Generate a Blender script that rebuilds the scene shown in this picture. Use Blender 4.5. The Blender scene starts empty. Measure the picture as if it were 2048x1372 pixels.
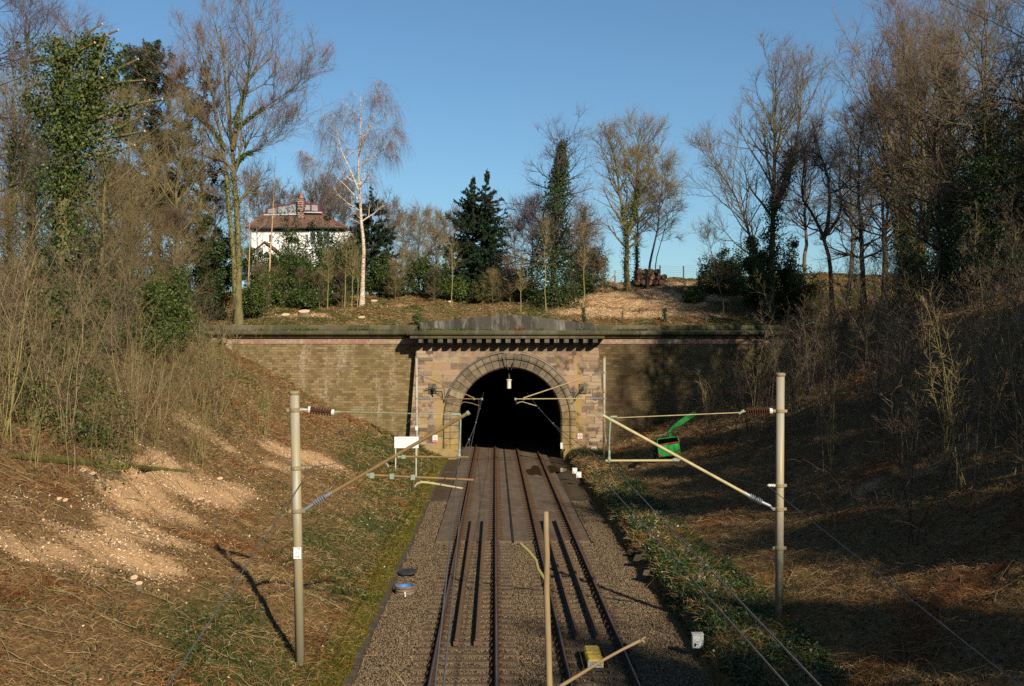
import bpy, math, random
import numpy as np
from mathutils import Matrix, Vector
R_ = math.radians
SC = bpy.context.scene
COL = SC.collection

# ------------------------------------------------------------------ camera, sky, sun, exposure
F_PX = 2350.0
CAM_H = 7.4
YAW, PITCH = math.atan(35 / F_PX), math.atan(18 / F_PX)
cd = bpy.data.cameras.new('camera')
cam = bpy.data.objects.new('camera', cd)
COL.objects.link(cam)
cam.location = (0, 0, CAM_H)
cam.rotation_euler = (math.pi / 2 + PITCH, 0, -YAW)
cd.sensor_width = 36
cd.lens = 36 * F_PX / 2048
cd.clip_start = 0.1
cd.clip_end = 6000
SC.camera = cam

SUN_EL = R_(28.8)
SUN_AZ = math.atan2(0.418, -0.908)          # direction of the sun seen from above, from +Y clockwise
w = bpy.data.worlds.new('World')
SC.world = w
w.use_nodes = True
nt = w.node_tree
sky = nt.nodes.new('ShaderNodeTexSky')
sky.sky_type = 'NISHITA'
sky.sun_disc = False
sky.sun_elevation = SUN_EL
sky.sun_rotation = SUN_AZ
sky.air_density = 1.0
sky.dust_density = 0.4
sky.ozone_density = 3.9
bg = nt.nodes['Background']
bg.inputs['Strength'].default_value = 0.06
tint = nt.nodes.new('ShaderNodeMix')
tint.data_type = 'RGBA'
tint.blend_type = 'MULTIPLY'
tint.inputs[0].default_value = 1.0
tint.inputs[7].default_value = (0.88, 1.065, 1.10, 1)
nt.links.new(sky.outputs[0], tint.inputs[6])
nt.links.new(tint.outputs[2], bg.inputs['Color'])

sl = bpy.data.lights.new('sun', 'SUN')
sl.energy = 4.5
sl.angle = R_(0.5)
sl.color = (1.0, 0.89, 0.73)
so = bpy.data.objects.new('sun', sl)
COL.objects.link(so)
sdir = Vector((math.sin(SUN_AZ) * math.cos(SUN_EL), math.cos(SUN_AZ) * math.cos(SUN_EL), math.sin(SUN_EL)))
so.rotation_euler = sdir.to_track_quat('Z', 'Y').to_euler()
so.location = (40, -60, 60)

SC.view_settings.view_transform = 'Standard'
SC.view_settings.look = 'None'
SC.view_settings.exposure = 0.64
SC.view_settings.gamma = 1.0
SC.render.engine = 'CYCLES'
SC.cycles.max_bounces = 5
SC.cycles.diffuse_bounces = 2
SC.cycles.glossy_bounces = 2
SC.cycles.transmission_bounces = 2
SC.cycles.transparent_max_bounces = 4
SC.cycles.caustics_reflective = False
SC.cycles.caustics_refractive = False
SC.cycles.use_denoising = False

# ------------------------------------------------------------------ view helpers
_cm = cam.rotation_euler.to_matrix()
_R, _U, _F = _cm @ Vector((1, 0, 0)), _cm @ Vector((0, 1, 0)), _cm @ Vector((0, 0, -1))


def ray(px, py):
    return (_F * F_PX + _R * (px - 1024) - _U * (py - 686)).normalized()


def at(px, py, Y):
    d = ray(px, py)
    t = Y / d.y
    return Vector((d.x * t, Y, CAM_H + d.z * t))


# ------------------------------------------------------------------ noise and terrain
def _h(ix, iy, s):
    n = (ix * 374761393 + iy * 668265263 + s * 974711) & 0x7fffffff
    n = ((n ^ (n >> 13)) * 1274126177) & 0x7fffffff
    return ((n ^ (n >> 16)) & 0xffff) / 65535.0


def vnoise(x, y, s=0):
    x = np.asarray(x, float); y = np.asarray(y, float)
    ix = np.floor(x).astype(np.int64); iy = np.floor(y).astype(np.int64)
    fx = x - ix; fy = y - iy
    fx = fx * fx * (3 - 2 * fx); fy = fy * fy * (3 - 2 * fy)
    a, b, c, d = _h(ix, iy, s), _h(ix + 1, iy, s), _h(ix, iy + 1, s), _h(ix + 1, iy + 1, s)
    return (a * (1 - fx) + b * fx) * (1 - fy) + (c * (1 - fx) + d * fx) * fy


def fbm(x, y, s=0, o=4):
    x = np.asarray(x, float); y = np.asarray(y, float)
    r, a, t = 0, 0.5, 0
    for k in range(o):
        r = r + a * vnoise(x, y, s + k * 17); t += a
        x, y, a = x * 2.03 + 11.7, y * 2.03 + 5.1, a * 0.5
    return r / t


XL, XR = -3.36, 5.1          # feet of the two banks
WALL_Y = 84.8
LD = [0, 0.4, 2.3, 7, 10, 13, 16.2, 20, 24, 30, 60]
LZ = [-.16, .0, .85, 2.72, 4.4, 6.1, 7.9, 9.5, 10.6, 11.4, 12.5]
RD = [0, .12, .45, .9, 2.5, 4, 7, 10.3, 13, 15.3, 17.4, 20, 25, 30, 60]
RZ = [-.2, .12, .42, .52, .6, 1.0, 2.2, 3.9, 5.1, 6.8, 9.3, 10.3, 11.8, 12.8, 13.6]


def zcut(X, Y):
    X = np.asarray(X, float); Y = np.asarray(Y, float)
    wob = (fbm(X * 0.0 + 3.3, Y * .5, 5, 3) - .5) * .5
    dl = XL - X; dr = X - XR + wob * np.clip((X - XR + 1), 0, 1)
    z = np.full(np.broadcast(X, Y).shape, -0.2)
    z = np.where(dl > 0, np.interp(dl, LD, LZ), z)
    z = np.where(dr > 0, np.interp(dr, RD, RZ), z)
    k = np.clip(np.maximum(dl - .3, dr - .3) / 2.0, 0, 1)
    z = z + k * ((fbm(X * .35, Y * .35, 1) - .5) * .7 + (fbm(X * 1.7, Y * 1.7, 2) - .5) * .32)
    return z


def crest(X):
    return np.interp(X, [-60, -12, 5, 15, 35, 70], [13, 12.6, 13.2, 14.0, 14.6, 14.8])


def zhill(X, Y):
    X = np.asarray(X, float); Y = np.asarray(Y, float)
    v = Y - 85.3
    z = 9.05 + (crest(X) - 9.05) * np.clip(v / 22, 0, 1) ** .92 - np.clip(v - 24, 0, 60) * .02
    side = np.where(X < 0, np.interp(XL - X, LD, LZ), np.interp(X - XR, RD, RZ))
    z = np.where(np.abs(X) > 19, np.maximum(z, np.minimum(side, 14.0)), z)
    k = np.clip((v - .6) / 3, 0, 1)
    return z + k * ((fbm(X * .3, Y * .3, 8) - .5) * .9 + (fbm(X * 1.5, Y * 1.5, 9) - .5) * .3)


def gz(X, Y):
    X = np.asarray(X, float); Y = np.asarray(Y, float)
    return np.where(Y < 85.1, zcut(X, Y), zhill(X, Y))


def g1(X, Y):
    return float(gz(np.array([X]), np.array([Y]))[0])


def ground(px, py, y0=12, y1=130):
    d = ray(px, py)
    ys = np.linspace(y0, y1, 4000)
    t = ys / d.y
    xs = d.x * t; zs = CAM_H + d.z * t
    hit = np.nonzero(zs <= gz(xs, ys))[0]
    i = hit[0] if len(hit) else len(ys) - 1
    return float(xs[i]), float(ys[i]), g1(xs[i], ys[i])


# ------------------------------------------------------------------ materials
MATS = {}


class NB:
    """a small node builder"""
    def __init__(s, name, rough=.8, spec=.3):
        s.m = bpy.data.materials.new(name); s.m.use_nodes = True
        s.t = s.m.node_tree
        s.b = s.t.nodes['Principled BSDF']
        s.b.inputs['Roughness'].default_value = rough
        s.b.inputs['Specular IOR Level'].default_value = spec
        s.co = None
        MATS[name] = s.m

    def n(s, typ, **kw):
        x = s.t.nodes.new('ShaderNode' + typ)
        for k, v in kw.items():
            setattr(x, k, v)
        return x

    def l(s, a, b):
        s.t.links.new(a, b)

    def coord(s, scale=(1, 1, 1), swap=False):
        tc = s.n('NewGeometry') if not swap else s.n('NewGeometry')
        v = tc.outputs['Position']
        if swap:                                   # x, z -> brick plane
            sp = s.n('SeparateXYZ'); s.l(v, sp.inputs[0])
            cb = s.n('CombineXYZ'); s.l(sp.outputs[0], cb.inputs[0]); s.l(sp.outputs[2], cb.inputs[1])
            s.l(sp.outputs[1], cb.inputs[2])
            v = cb.outputs[0]
        if scale != (1, 1, 1):
            mp = s.n('Mapping'); mp.inputs['Scale'].default_value = scale
            s.l(v, mp.inputs['Vector']); v = mp.outputs[0]
        return v

    def noise(s, scale, detail=4, vec=None, rough=.6, dist=0):
        x = s.n('TexNoise'); x.inputs['Scale'].default_value = scale
        x.inputs['Detail'].default_value = detail; x.inputs['Roughness'].default_value = rough
        x.inputs['Distortion'].default_value = dist
        s.l(vec if vec is not None else s.coord(), x.inputs['Vector'])
        return x.outputs['Fac']

    def ramp(s, fac, stops, interp='LINEAR'):
        r = s.n('ValToRGB'); r.color_ramp.interpolation = interp
        e = r.color_ramp.elements
        while len(e) < len(stops):
            e.new(.5)
        for q, (p, c) in zip(e, stops):
            q.position = p
            q.color = (c, c, c, 1) if isinstance(c, (int, float)) else (*c, 1)
        s.l(fac, r.inputs[0])
        return r.outputs[0]

    def mix(s, fac, a, b, mode='MIX'):
        x = s.n('Mix', data_type='RGBA', blend_type=mode)
        for sock, v in ((x.inputs[0], fac), (x.inputs[6], a), (x.inputs[7], b)):
            if isinstance(v, (int, float)):
                sock.default_value = v
            elif isinstance(v, tuple):
                sock.default_value = (*v, 1)
            else:
                s.l(v, sock)
        return x.outputs[2]

    def math(s, op, a, b=0.0):
        x = s.n('Math', operation=op)
        for sock, v in ((x.inputs[0], a), (x.inputs[1], b)):
            if isinstance(v, (int, float)):
                sock.default_value = v
            else:
                s.l(v, sock)
        return x.outputs[0]

    def bump(s, h, strength=.4, dist=.02):
        b = s.n('Bump'); b.inputs['Strength'].default_value = strength
        b.inputs['Distance'].default_value = dist
        s.l(h, b.inputs['Height']); s.l(b.outputs[0], s.b.inputs['Normal'])

    def color(s, c):
        if isinstance(c, tuple):
            s.b.inputs['Base Color'].default_value = (*c, 1)
        else:
            s.l(c, s.b.inputs['Base Color'])
        return s.m


def simple(name, a, b, scale=6, rough=.75, spec=.3, bump=0, metal=0, stretch=(1, 1, 1), mid=None):
    k = NB(name, rough, spec)
    f = k.noise(scale, 5, k.coord(stretch))
    st = [(.3, a), (.7, b)] if mid is None else [(.28, a), (.5, mid), (.72, b)]
    k.color(k.ramp(f, st))
    if bump:
        k.bump(f, bump, .02)
    k.b.inputs['Metallic'].default_value = metal
    return k.m


def leafmat(name, cols, rough=.5, spec=.4, transl=0.25):
    k = NB(name, rough, spec)
    g = k.n('NewGeometry')
    n = len(cols)
    c = k.ramp(g.outputs['Random Per Island'], [(i / (n - 1), q) for i, q in enumerate(cols)])
    k.color(c)
    if transl:
        tr = k.n('BsdfTranslucent'); k.l(c, tr.inputs[0])
        mx = k.n('MixShader'); mx.inputs[0].default_value = transl
        out = [x for x in k.t.nodes if x.type == 'OUTPUT_MATERIAL'][0]
        k.l(k.b.outputs[0], mx.inputs[1]); k.l(tr.outputs[0], mx.inputs[2]); k.l(mx.outputs[0], out.inputs[0])
    return k.m


simple('steel_rail', (.035, .018, .01), (.085, .042, .02), 9, .85, .2, .2)
simple('guard_rail', (.075, .043, .023), (.155, .093, .05), 7, .85, .2, .2)
simple('rail_top', (.10, .08, .065), (.24, .22, .21), 3, .42, .5, 0, .6, (6, .12, 1))
simple('fastening', (.04, .025, .015), (.11, .06, .03), 14, .9, .1, .2)
simple('sleeper', (.075, .052, .032), (.125, .088, .055), 4, .9, .1, .3)
simple('slab', (.08, .055, .036), (.15, .107, .07), 2.2, .85, .2, .25, 0, (1, .35, 1), (.115, .082, .054))
simple('kerb', (.05, .04, .027), (.10, .08, .055), 3, .9, .1, .4)
simple('stone', (.055, .042, .026), (.22, .17, .11), 2.0, .95, .1, .3, mid=(.12, .092, .058))
simple('mast', (.34, .26, .10), (.38, .345, .28), 1.7, .5, .45, .05, 0, (6, 6, .35), (.275, .24, .165))
simple('mast_clamp', (.16, .13, .06), (.3, .25, .14), 20, .6, .35)
simple('tube_brown', (.14, .085, .03), (.22, .14, .055), 5, .6, .35)
simple('tube_pale', (.30, .24, .10), (.42, .35, .18), 5, .6, .35)
simple('patina', (.15, .19, .13), (.26, .31, .23), 12, .6, .3)
simple('insulator_brown', (.05, .018, .012), (.10, .035, .022), 14, .22, .5)
simple('insulator_grey', (.12, .125, .14), (.22, .225, .24), 12, .35, .5)
simple('insulator_cream', (.5, .46, .38), (.62, .58, .48), 12, .4, .5)
simple('wire', (.07, .065, .06), (.13, .12, .105), 12, .5, .4)
simple('sign_white', (.74, .73, .68), (.82, .80, .75), 4, .5, .3)
simple('sign_ink', (.07, .045, .035), (.09, .06, .05), 3, .6)
simple('sign_red', (.5, .06, .035), (.55, .08, .05), 3, .6)
simple('grey_post', (.38, .36, .32), (.48, .46, .40), 6, .6)
simple('white_box', (.52, .52, .50), (.66, .66, .63), 4, .5)
simple('dark_metal', (.02, .018, .016), (.045, .04, .035), 8, .6)
simple('yellow', (.62, .38, .03), (.75, .50, .06), 9, .5, .4)
simple('label_grey', (.36, .36, .36), (.48, .48, .47), 8, .5)
simple('blue_lining', (.03, .12, .33), (.07, .20, .45), 5, .35, .5)
simple('ring_concrete', (.12, .085, .06), (.22, .16, .115), 8, .9, .1, .3)
simple('green_paint', (.010, .17, .022), (.022, .30, .045), 3.5, .4, .45)
simple('green_dark', (.006, .04, .012), (.01, .07, .02), 4, .5, .4)
simple('red_paint', (.42, .02, .015), (.5, .035, .02), 5, .5)
simple('tyre', (.012, .012, .012), (.025, .025, .025), 8, .8)
simple('house_white', (.66, .65, .61), (.74, .73, .69), 1.5, .8)
simple('house_frame', (.80, .80, .80), (.84, .84, .84), 3, .5)
simple('roof_tile', (.09, .05, .034), (.17, .10, .07), 1.6, .85, .2, .3, 0, (1, 1, 3))
simple('ridge_tile', (.17, .075, .045), (.25, .11, .065), 3, .8)
simple('maroon', (.085, .016, .018), (.125, .026, .028), 3, .5)
simple('lead', (.34, .36, .39), (.46, .48, .51), 3, .6)
simple('gutter', (.02, .02, .025), (.035, .035, .04), 3, .5)
simple('chimney_pot', (.38, .11, .06), (.46, .15, .08), 6, .8)
gl = NB('glass_dark', .06, .6); gl.color(gl.ramp(gl.noise(1.2, 2), [(.3, (.05, .06, .07)), (.7, (.12, .14, .16))]))
gl = NB('glass_pale', .15, .6); gl.color(gl.ramp(gl.noise(.8, 2), [(.3, (.20, .22, .23)), (.7, (.29, .31, .31))]))
wt = NB('puddle', .12, .5); wt.color((.07, .045, .02))
simple('brush', (.085, .066, .028), (.20, .145, .07), 1.5, .85, .15)
simple('birch_twig', (.13, .105, .115), (.22, .18, .19), 3, .8, .2)
simple('bark_grey', (.075, .06, .042), (.17, .14, .095), 7, .9, .1, .4, 0, (1, 1, .3))
simple('bark_olive', (.085, .072, .03), (.19, .16, .075), 7, .9, .1, .4, 0, (1, 1, .3))
simple('bark_dark', (.035, .026, .018), (.085, .065, .042), 7, .9, .1, .4, 0, (1, 1, .3))
simple('bark_stripped', (.38, .24, .11), (.52, .35, .18), 5, .8, .2, .2, 0, (1, 1, .3))
simple('twig_olive', (.15, .108, .05), (.25, .19, .092), 3, .8, .2)
simple('twig_brown', (.105, .072, .046), (.19, .135, .088), 3, .8, .2)
simple('twig_red', (.14, .085, .065), (.24, .155, .12), 3, .8, .2)
simple('twig_purple', (.085, .062, .072), (.16, .118, .128), 3, .8, .2)
simple('sapling_tan', (.19, .13, .064), (.32, .235, .125), 2.5, .8, .2)
simple('sapling_green', (.15, .125, .045), (.25, .21, .08), 2.5, .8, .2)
simple('cut_wood', (.58, .36, .19), (.74, .50, .29), 18, .8, .2)
simple('log_bark', (.10, .05, .03), (.20, .105, .06), 4, .9, .1, .4)
simple('log_end', (.16, .085, .05), (.26, .15, .09), 5, .9, .1)
simple('mossy_log', (.07, .06, .02), (.16, .12, .05), 5, .95, .1, .5, 0, (1, 1, 1), (.09, .09, .02))
simple('fence_wood', (.05, .038, .028), (.10, .078, .055), 6, .9, .1)
simple('fence_new', (.40, .28, .14), (.5, .36, .2), 6, .9, .1)
k = NB('birch', .75, .2)
f1 = k.noise(3.2, 5, k.coord((1, 1, 2.4)))
k.color(k.mix(k.ramp(k.noise(6, 4, k.coord((1, 1, 3))), [(.5, 0), (.62, 1)]),
              k.ramp(f1, [(.3, (.42, .31, .22)), (.7, (.68, .56, .43))]), (.06, .04, .03)))
leafmat('ivy', [(.026, .048, .010), (.048, .078, .014), (.08, .11, .02), (.13, .15, .035)], .5, .3)
leafmat('ivy_dark', [(.014, .028, .008), (.024, .046, .012), (.042, .068, .016), (.07, .095, .025)], .5, .3)
leafmat('holly', [(.022, .040, .008), (.038, .065, .012), (.062, .09, .02), (.10, .125, .035)], .5, .3)
leafmat('yew', [(.04, .045, .012), (.06, .066, .018), (.085, .085, .026), (.05, .04, .016)], .7, .2)
leafmat('spruce', [(.012, .026, .013), (.02, .04, .018), (.03, .055, .022)], .6, .3)
leafmat('pine', [(.028, .038, .016), (.048, .058, .022), (.075, .08, .032)], .6, .3)
leafmat('dead_stalk', [(.08, .045, .017), (.20, .115, .044), (.33, .21, .092), (.50, .36, .19)], .9, .1, .1)
leafmat('bracken', [(.13, .045, .013), (.22, .08, .024), (.29, .125, .042)], .9, .1, .1)
leafmat('chip', [(.34, .20, .09), (.50, .32, .165), (.62, .43, .26), (.76, .62, .46)], .9, .1, 0)
leafmat('grass', [(.028, .048, .007), (.05, .08, .011), (.08, .112, .017), (.13, .14, .035)], .6, .3)
leafmat('ground_ivy', [(.016, .036, .009), (.034, .064, .014), (.06, .095, .022)], .4, .5)
leafmat('moss', [(.07, .062, .008), (.11, .095, .012), (.15, .125, .02)], .9, .1, .1)
leafmat('leaf_litter', [(.05, .03, .017), (.09, .055, .028), (.15, .085, .042), (.22, .13, .07)], .9, .1, .1)
leafmat('bale_stalk', [(.12, .06, .035), (.2, .1, .06)], .9, .1, 0)
k = NB('ballast_stone', .95, .15)
g = k.n('NewGeometry')
k.color(k.ramp(g.outputs['Random Per Island'], [(0, (.10, .07, .039)), (.5, (.15, .105, .06)), (.93, (.19, .137, .082)), (1, (.28, .21, .145))]))

# ground: masks come with the mesh as attributes (where chips, grass, bracken and moss lie)
k = NB('earth', .95, .1)
f1 = k.noise(2.3, 8, None, .7); f2 = k.noise(14, 6, None, .7); f3 = k.noise(.5, 4)
base = k.ramp(f2, [(.25, (.035, .021, .009)), (.42, (.12, .070, .028)), (.56, (.235, .143, .058)), (.76, (.40, .27, .13))])
base = k.mix(k.ramp(f1, [(.35, 0.0), (.65, .6)]), base, (.075, .043, .019))


def att(nm):
    a = k.n('Attribute', attribute_name=nm)
    return a.outputs['Fac']


gr = k.ramp(f2, [(.3, (.018, .024, .006)), (.5, (.05, .055, .012)), (.7, (.10, .095, .026))])
ch = k.ramp(k.noise(22, 5, None, .75), [(.25, (.22, .125, .055)), (.5, (.45, .28, .14)), (.75, (.62, .43, .25))])
ru = k.ramp(f2, [(.3, (.06, .024, .01)), (.7, (.21, .09, .035))])
mo = k.ramp(f2, [(.3, (.06, .052, .008)), (.7, (.15, .125, .02))])


def edge(a):
    return k.ramp(k.math('ADD', att(a), k.math('MULTIPLY', k.math('SUBTRACT', f2, .5), .9)), [(.38, 0), (.62, 1)])


c = k.mix(edge('rust'), base, ru)
c = k.mix(edge('green'), c, gr)
c = k.mix(edge('moss'), c, mo)
c = k.mix(edge('chips'), c, ch)
k.color(c)
k.bump(k.math('ADD', f2, k.noise(40, 4)), .7, .06)

k = NB('ballast', .95, .15)
v = k.n('TexVoronoi'); v.inputs['Scale'].default_value = 17; k.l(k.coord(), v.inputs['Vector'])
hs = k.n('SeparateColor'); k.l(v.outputs['Color'], hs.inputs[0])
cc = k.ramp(hs.outputs[0], [(0, (.10, .068, .038)), (.5, (.145, .101, .058)), (1, (.185, .133, .079))])
cc = k.mix(k.ramp(v.outputs['Distance'], [(.0, 0), (.55, .8)]), cc, (.02, .014, .008))
cc = k.mix(k.ramp(k.noise(.45, 4), [(.45, 0), (.75, .5)]), cc, (.10, .067, .036))
k.color(cc); k.bump(v.outputs['Distance'], -.8, .05)


def masonry(name, bw, bh, ramp_stops, mortar, rough=.9, bumps=.5, ms=.012, off=.5):
    k = NB(name, rough, .15)
    vec = k.coord(swap=True)
    b = k.n('TexBrick'); b.offset = off; b.squash = 1.0
    b.inputs['Scale'].default_value = 1.0
    b.inputs['Brick Width'].default_value = bw; b.inputs['Row Height'].default_value = bh
    b.inputs['Mortar Size'].default_value = ms; b.inputs['Mortar Smooth'].default_value = .3
    b.inputs['Bias'].default_value = 0
    b.inputs['Color1'].default_value = (0, 0, 0, 1); b.inputs['Color2'].default_value = (1, 1, 1, 1)
    b.inputs['Mortar'].default_value = (.5, .5, .5, 1)
    k.l(vec, b.inputs['Vector'])
    f = k.noise(9, 6, None, .7)
    fac = k.math('ADD', b.outputs['Color'], k.math('MULTIPLY', k.math('SUBTRACT', f, .5), .55))
    c = k.ramp(fac, ramp_stops)
    c = k.mix(k.math('MULTIPLY', b.outputs['Fac'], .75), c, mortar)
    h = k.math('SUBTRACT', k.math('MULTIPLY', f, .5), b.outputs['Fac'])
    k.bump(h, bumps, .03)
    return k, c


# weathered wing walls
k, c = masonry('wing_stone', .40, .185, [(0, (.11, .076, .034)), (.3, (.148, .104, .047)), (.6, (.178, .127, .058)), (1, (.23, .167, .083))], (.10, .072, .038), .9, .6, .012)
c = k.mix(k.ramp(k.noise(.55, 5), [(.45, 0), (.75, .6)]), c, (.105, .088, .026))           # algae
stv = k.coord((1.3, 1.3, .25))
c = k.mix(k.ramp(k.math('MULTIPLY', k.noise(.8, 6, stv, .7), k.noise(12, 5, None, .75)), [(.29, 0), (.42, .75)]), c, (.40, .33, .25))   # lime bloom
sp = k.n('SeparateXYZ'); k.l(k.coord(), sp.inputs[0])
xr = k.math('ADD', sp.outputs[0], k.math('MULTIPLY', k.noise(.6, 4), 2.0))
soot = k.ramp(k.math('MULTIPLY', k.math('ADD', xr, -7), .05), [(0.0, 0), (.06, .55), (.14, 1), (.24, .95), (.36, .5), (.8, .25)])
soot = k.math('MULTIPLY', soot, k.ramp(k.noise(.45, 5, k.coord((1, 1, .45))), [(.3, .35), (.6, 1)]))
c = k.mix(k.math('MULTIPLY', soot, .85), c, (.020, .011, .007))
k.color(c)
# portal ashlar
k, c = masonry('ashlar', 1.25, .44, [(0, (.06, .048, .038)), (.2, (.22, .15, .098)), (.42, (.30, .205, .13)), (.58, (.285, .165, .112)), (.78, (.34, .25, .155)), (1, (.18, .15, .115))], (.17, .13, .09), .9, .45, .012)
c = k.mix(k.ramp(k.noise(.8, 5, k.coord((2.2, 1, .3))), [(.47, 0), (.66, .75)]), c, (.30, .205, .05))      # yellow lichen runs
sp = k.n('SeparateXYZ'); k.l(k.coord(), sp.inputs[0])
up = k.ramp(k.math('ADD', k.math('MULTIPLY', sp.outputs[2], .08), k.math('MULTIPLY', k.noise(1.5, 6, None, .75), .55)), [(.80, 0), (.93, .75)])
c = k.mix(k.ramp(k.noise(1.1, 6, None, .7), [(.55, 0), (.64, .85)]), c, (.045, .037, .03))     # soot flakes
c = k.mix(up, c, (.10, .082, .068))
k.color(c)
k, c = masonry('quoin_stone', 3.7, .5, [(0, (.10, .07, .048)), (.5, (.27, .185, .115)), (1, (.33, .26, .165))], (.2, .15, .1), .9, .3)
c = k.mix(k.ramp(k.noise(2.1, 5), [(.55, 0), (.66, .8)]), c, (.06, .045, .035)); k.color(c)
k, c = masonry('string_stone', 1.5, 3.0, [(0, (.25, .175, .115)), (.35, (.26, .155, .11)), (.7, (.23, .12, .085)), (1, (.26, .19, .125))], (.2, .14, .1), .9, .2, .01, 0)
c = k.mix(k.ramp(k.noise(4, 6, None, .7), [(.5, 0), (.66, .75)]), c, (.40, .33, .27)); k.color(c)
k, c = masonry('coping_stone', 1.5, 3.0, [(0, (.045, .040, .022)), (.5, (.075, .064, .034)), (1, (.11, .092, .055))], (.03, .025, .017), .9, .2, .012, 0)
c = k.mix(k.ramp(k.noise(1.6, 6, k.coord((1, 1, .4)), .7), [(.52, 0), (.7, .6)]), c, (.20, .17, .13))
c = k.mix(k.ramp(k.noise(.9, 6), [(.5, 0), (.7, .7)]), c, (.075, .075, .014)); k.color(c)
k, c = masonry('pediment_stone', 1.45, 3.0, [(0, (.040, .036, .030)), (.5, (.075, .066, .054)), (1, (.115, .102, .082))], (.03, .025, .02), .9, .2, .014, 0)
c = k.mix(k.ramp(k.noise(1.4, 6, k.coord((1.6, 1, .35)), .7), [(.5, 0), (.72, .75)]), c, (.26, .23, .19)); k.color(c)
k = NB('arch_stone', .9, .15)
f = k.noise(3.0, 6, None, .7)
g = k.n('NewGeometry')
rnd = g.outputs['Random Per Island']
c = k.ramp(k.math('ADD', k.math('MULTIPLY', rnd, .3), k.math('MULTIPLY', f, .7)), [(.3, (.10, .078, .052)), (.5, (.20, .155, .10)), (.75, (.31, .24, .15))])
sp = k.n('SeparateXYZ'); k.l(k.coord(), sp.inputs[0])
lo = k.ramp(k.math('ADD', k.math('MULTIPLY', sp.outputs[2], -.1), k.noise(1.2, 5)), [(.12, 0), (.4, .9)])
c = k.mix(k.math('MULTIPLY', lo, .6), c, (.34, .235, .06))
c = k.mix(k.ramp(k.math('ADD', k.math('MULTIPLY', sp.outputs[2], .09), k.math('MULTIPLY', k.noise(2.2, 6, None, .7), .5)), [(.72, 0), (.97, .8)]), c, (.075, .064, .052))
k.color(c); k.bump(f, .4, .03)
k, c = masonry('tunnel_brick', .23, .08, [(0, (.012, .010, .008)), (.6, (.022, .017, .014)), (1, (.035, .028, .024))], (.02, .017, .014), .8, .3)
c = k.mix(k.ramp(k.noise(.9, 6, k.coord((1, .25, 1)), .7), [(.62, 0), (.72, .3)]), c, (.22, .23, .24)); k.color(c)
k, c = masonry('chimney_brick', .45, .2, [(0, (.10, .035, .025)), (1, (.18, .07, .045))], (.4, .34, .28), .9, .2, .04); k.color(c)


# ------------------------------------------------------------------ object helpers
def meta(o, label=None, cat=None, group=None, kind=None):
    for kk, vv in (('label', label), ('category', cat), ('group', group), ('kind', kind)):
        if vv:
            o[kk] = vv
    return o


def root(name, loc, label, cat, group=None):
    o = bpy.data.objects.new(name, None); COL.objects.link(o)
    o.location = loc; o.empty_display_size = .2
    return meta(o, label, cat, group)


def wloc(p):
    v = Vector((0, 0, 0))
    while p is not None:
        v += p.location; p = p.parent
    return v


def link_mesh(name, me, parent=None, loc=None):
    o = bpy.data.objects.new(name, me); COL.objects.link(o)
    if parent is not None:
        o.parent = parent
    if loc is not None:
        o.location = loc
    return o


def np_mesh(name, V, Q, mat, smooth=False, slots=None, T=None):
    """V (n,3), Q (m,4) quads, T (t,3) triangles"""
    me = bpy.data.meshes.new(name)
    V = np.ascontiguousarray(V, np.float32).reshape(-1, 3)
    Q = np.zeros((0, 4), np.int32) if Q is None else np.ascontiguousarray(Q, np.int32).reshape(-1, 4)
    T = np.zeros((0, 3), np.int32) if T is None else np.ascontiguousarray(T, np.int32).reshape(-1, 3)
    me.vertices.add(len(V)); me.vertices.foreach_set('co', V.ravel())
    nl = Q.size + T.size
    me.loops.add(nl); me.loops.foreach_set('vertex_index', np.concatenate([Q.ravel(), T.ravel()]))
    me.polygons.add(len(Q) + len(T))
    st = np.concatenate([np.arange(len(Q)) * 4, Q.size + np.arange(len(T)) * 3]).astype(np.int32)
    me.polygons.foreach_set('loop_start', st)
    if smooth:
        me.polygons.foreach_set('use_smooth', np.ones(len(Q) + len(T), bool))
    me.update(calc_edges=True)
    me.materials.append(MATS[mat] if isinstance(mat, str) else mat)
    return me


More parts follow.
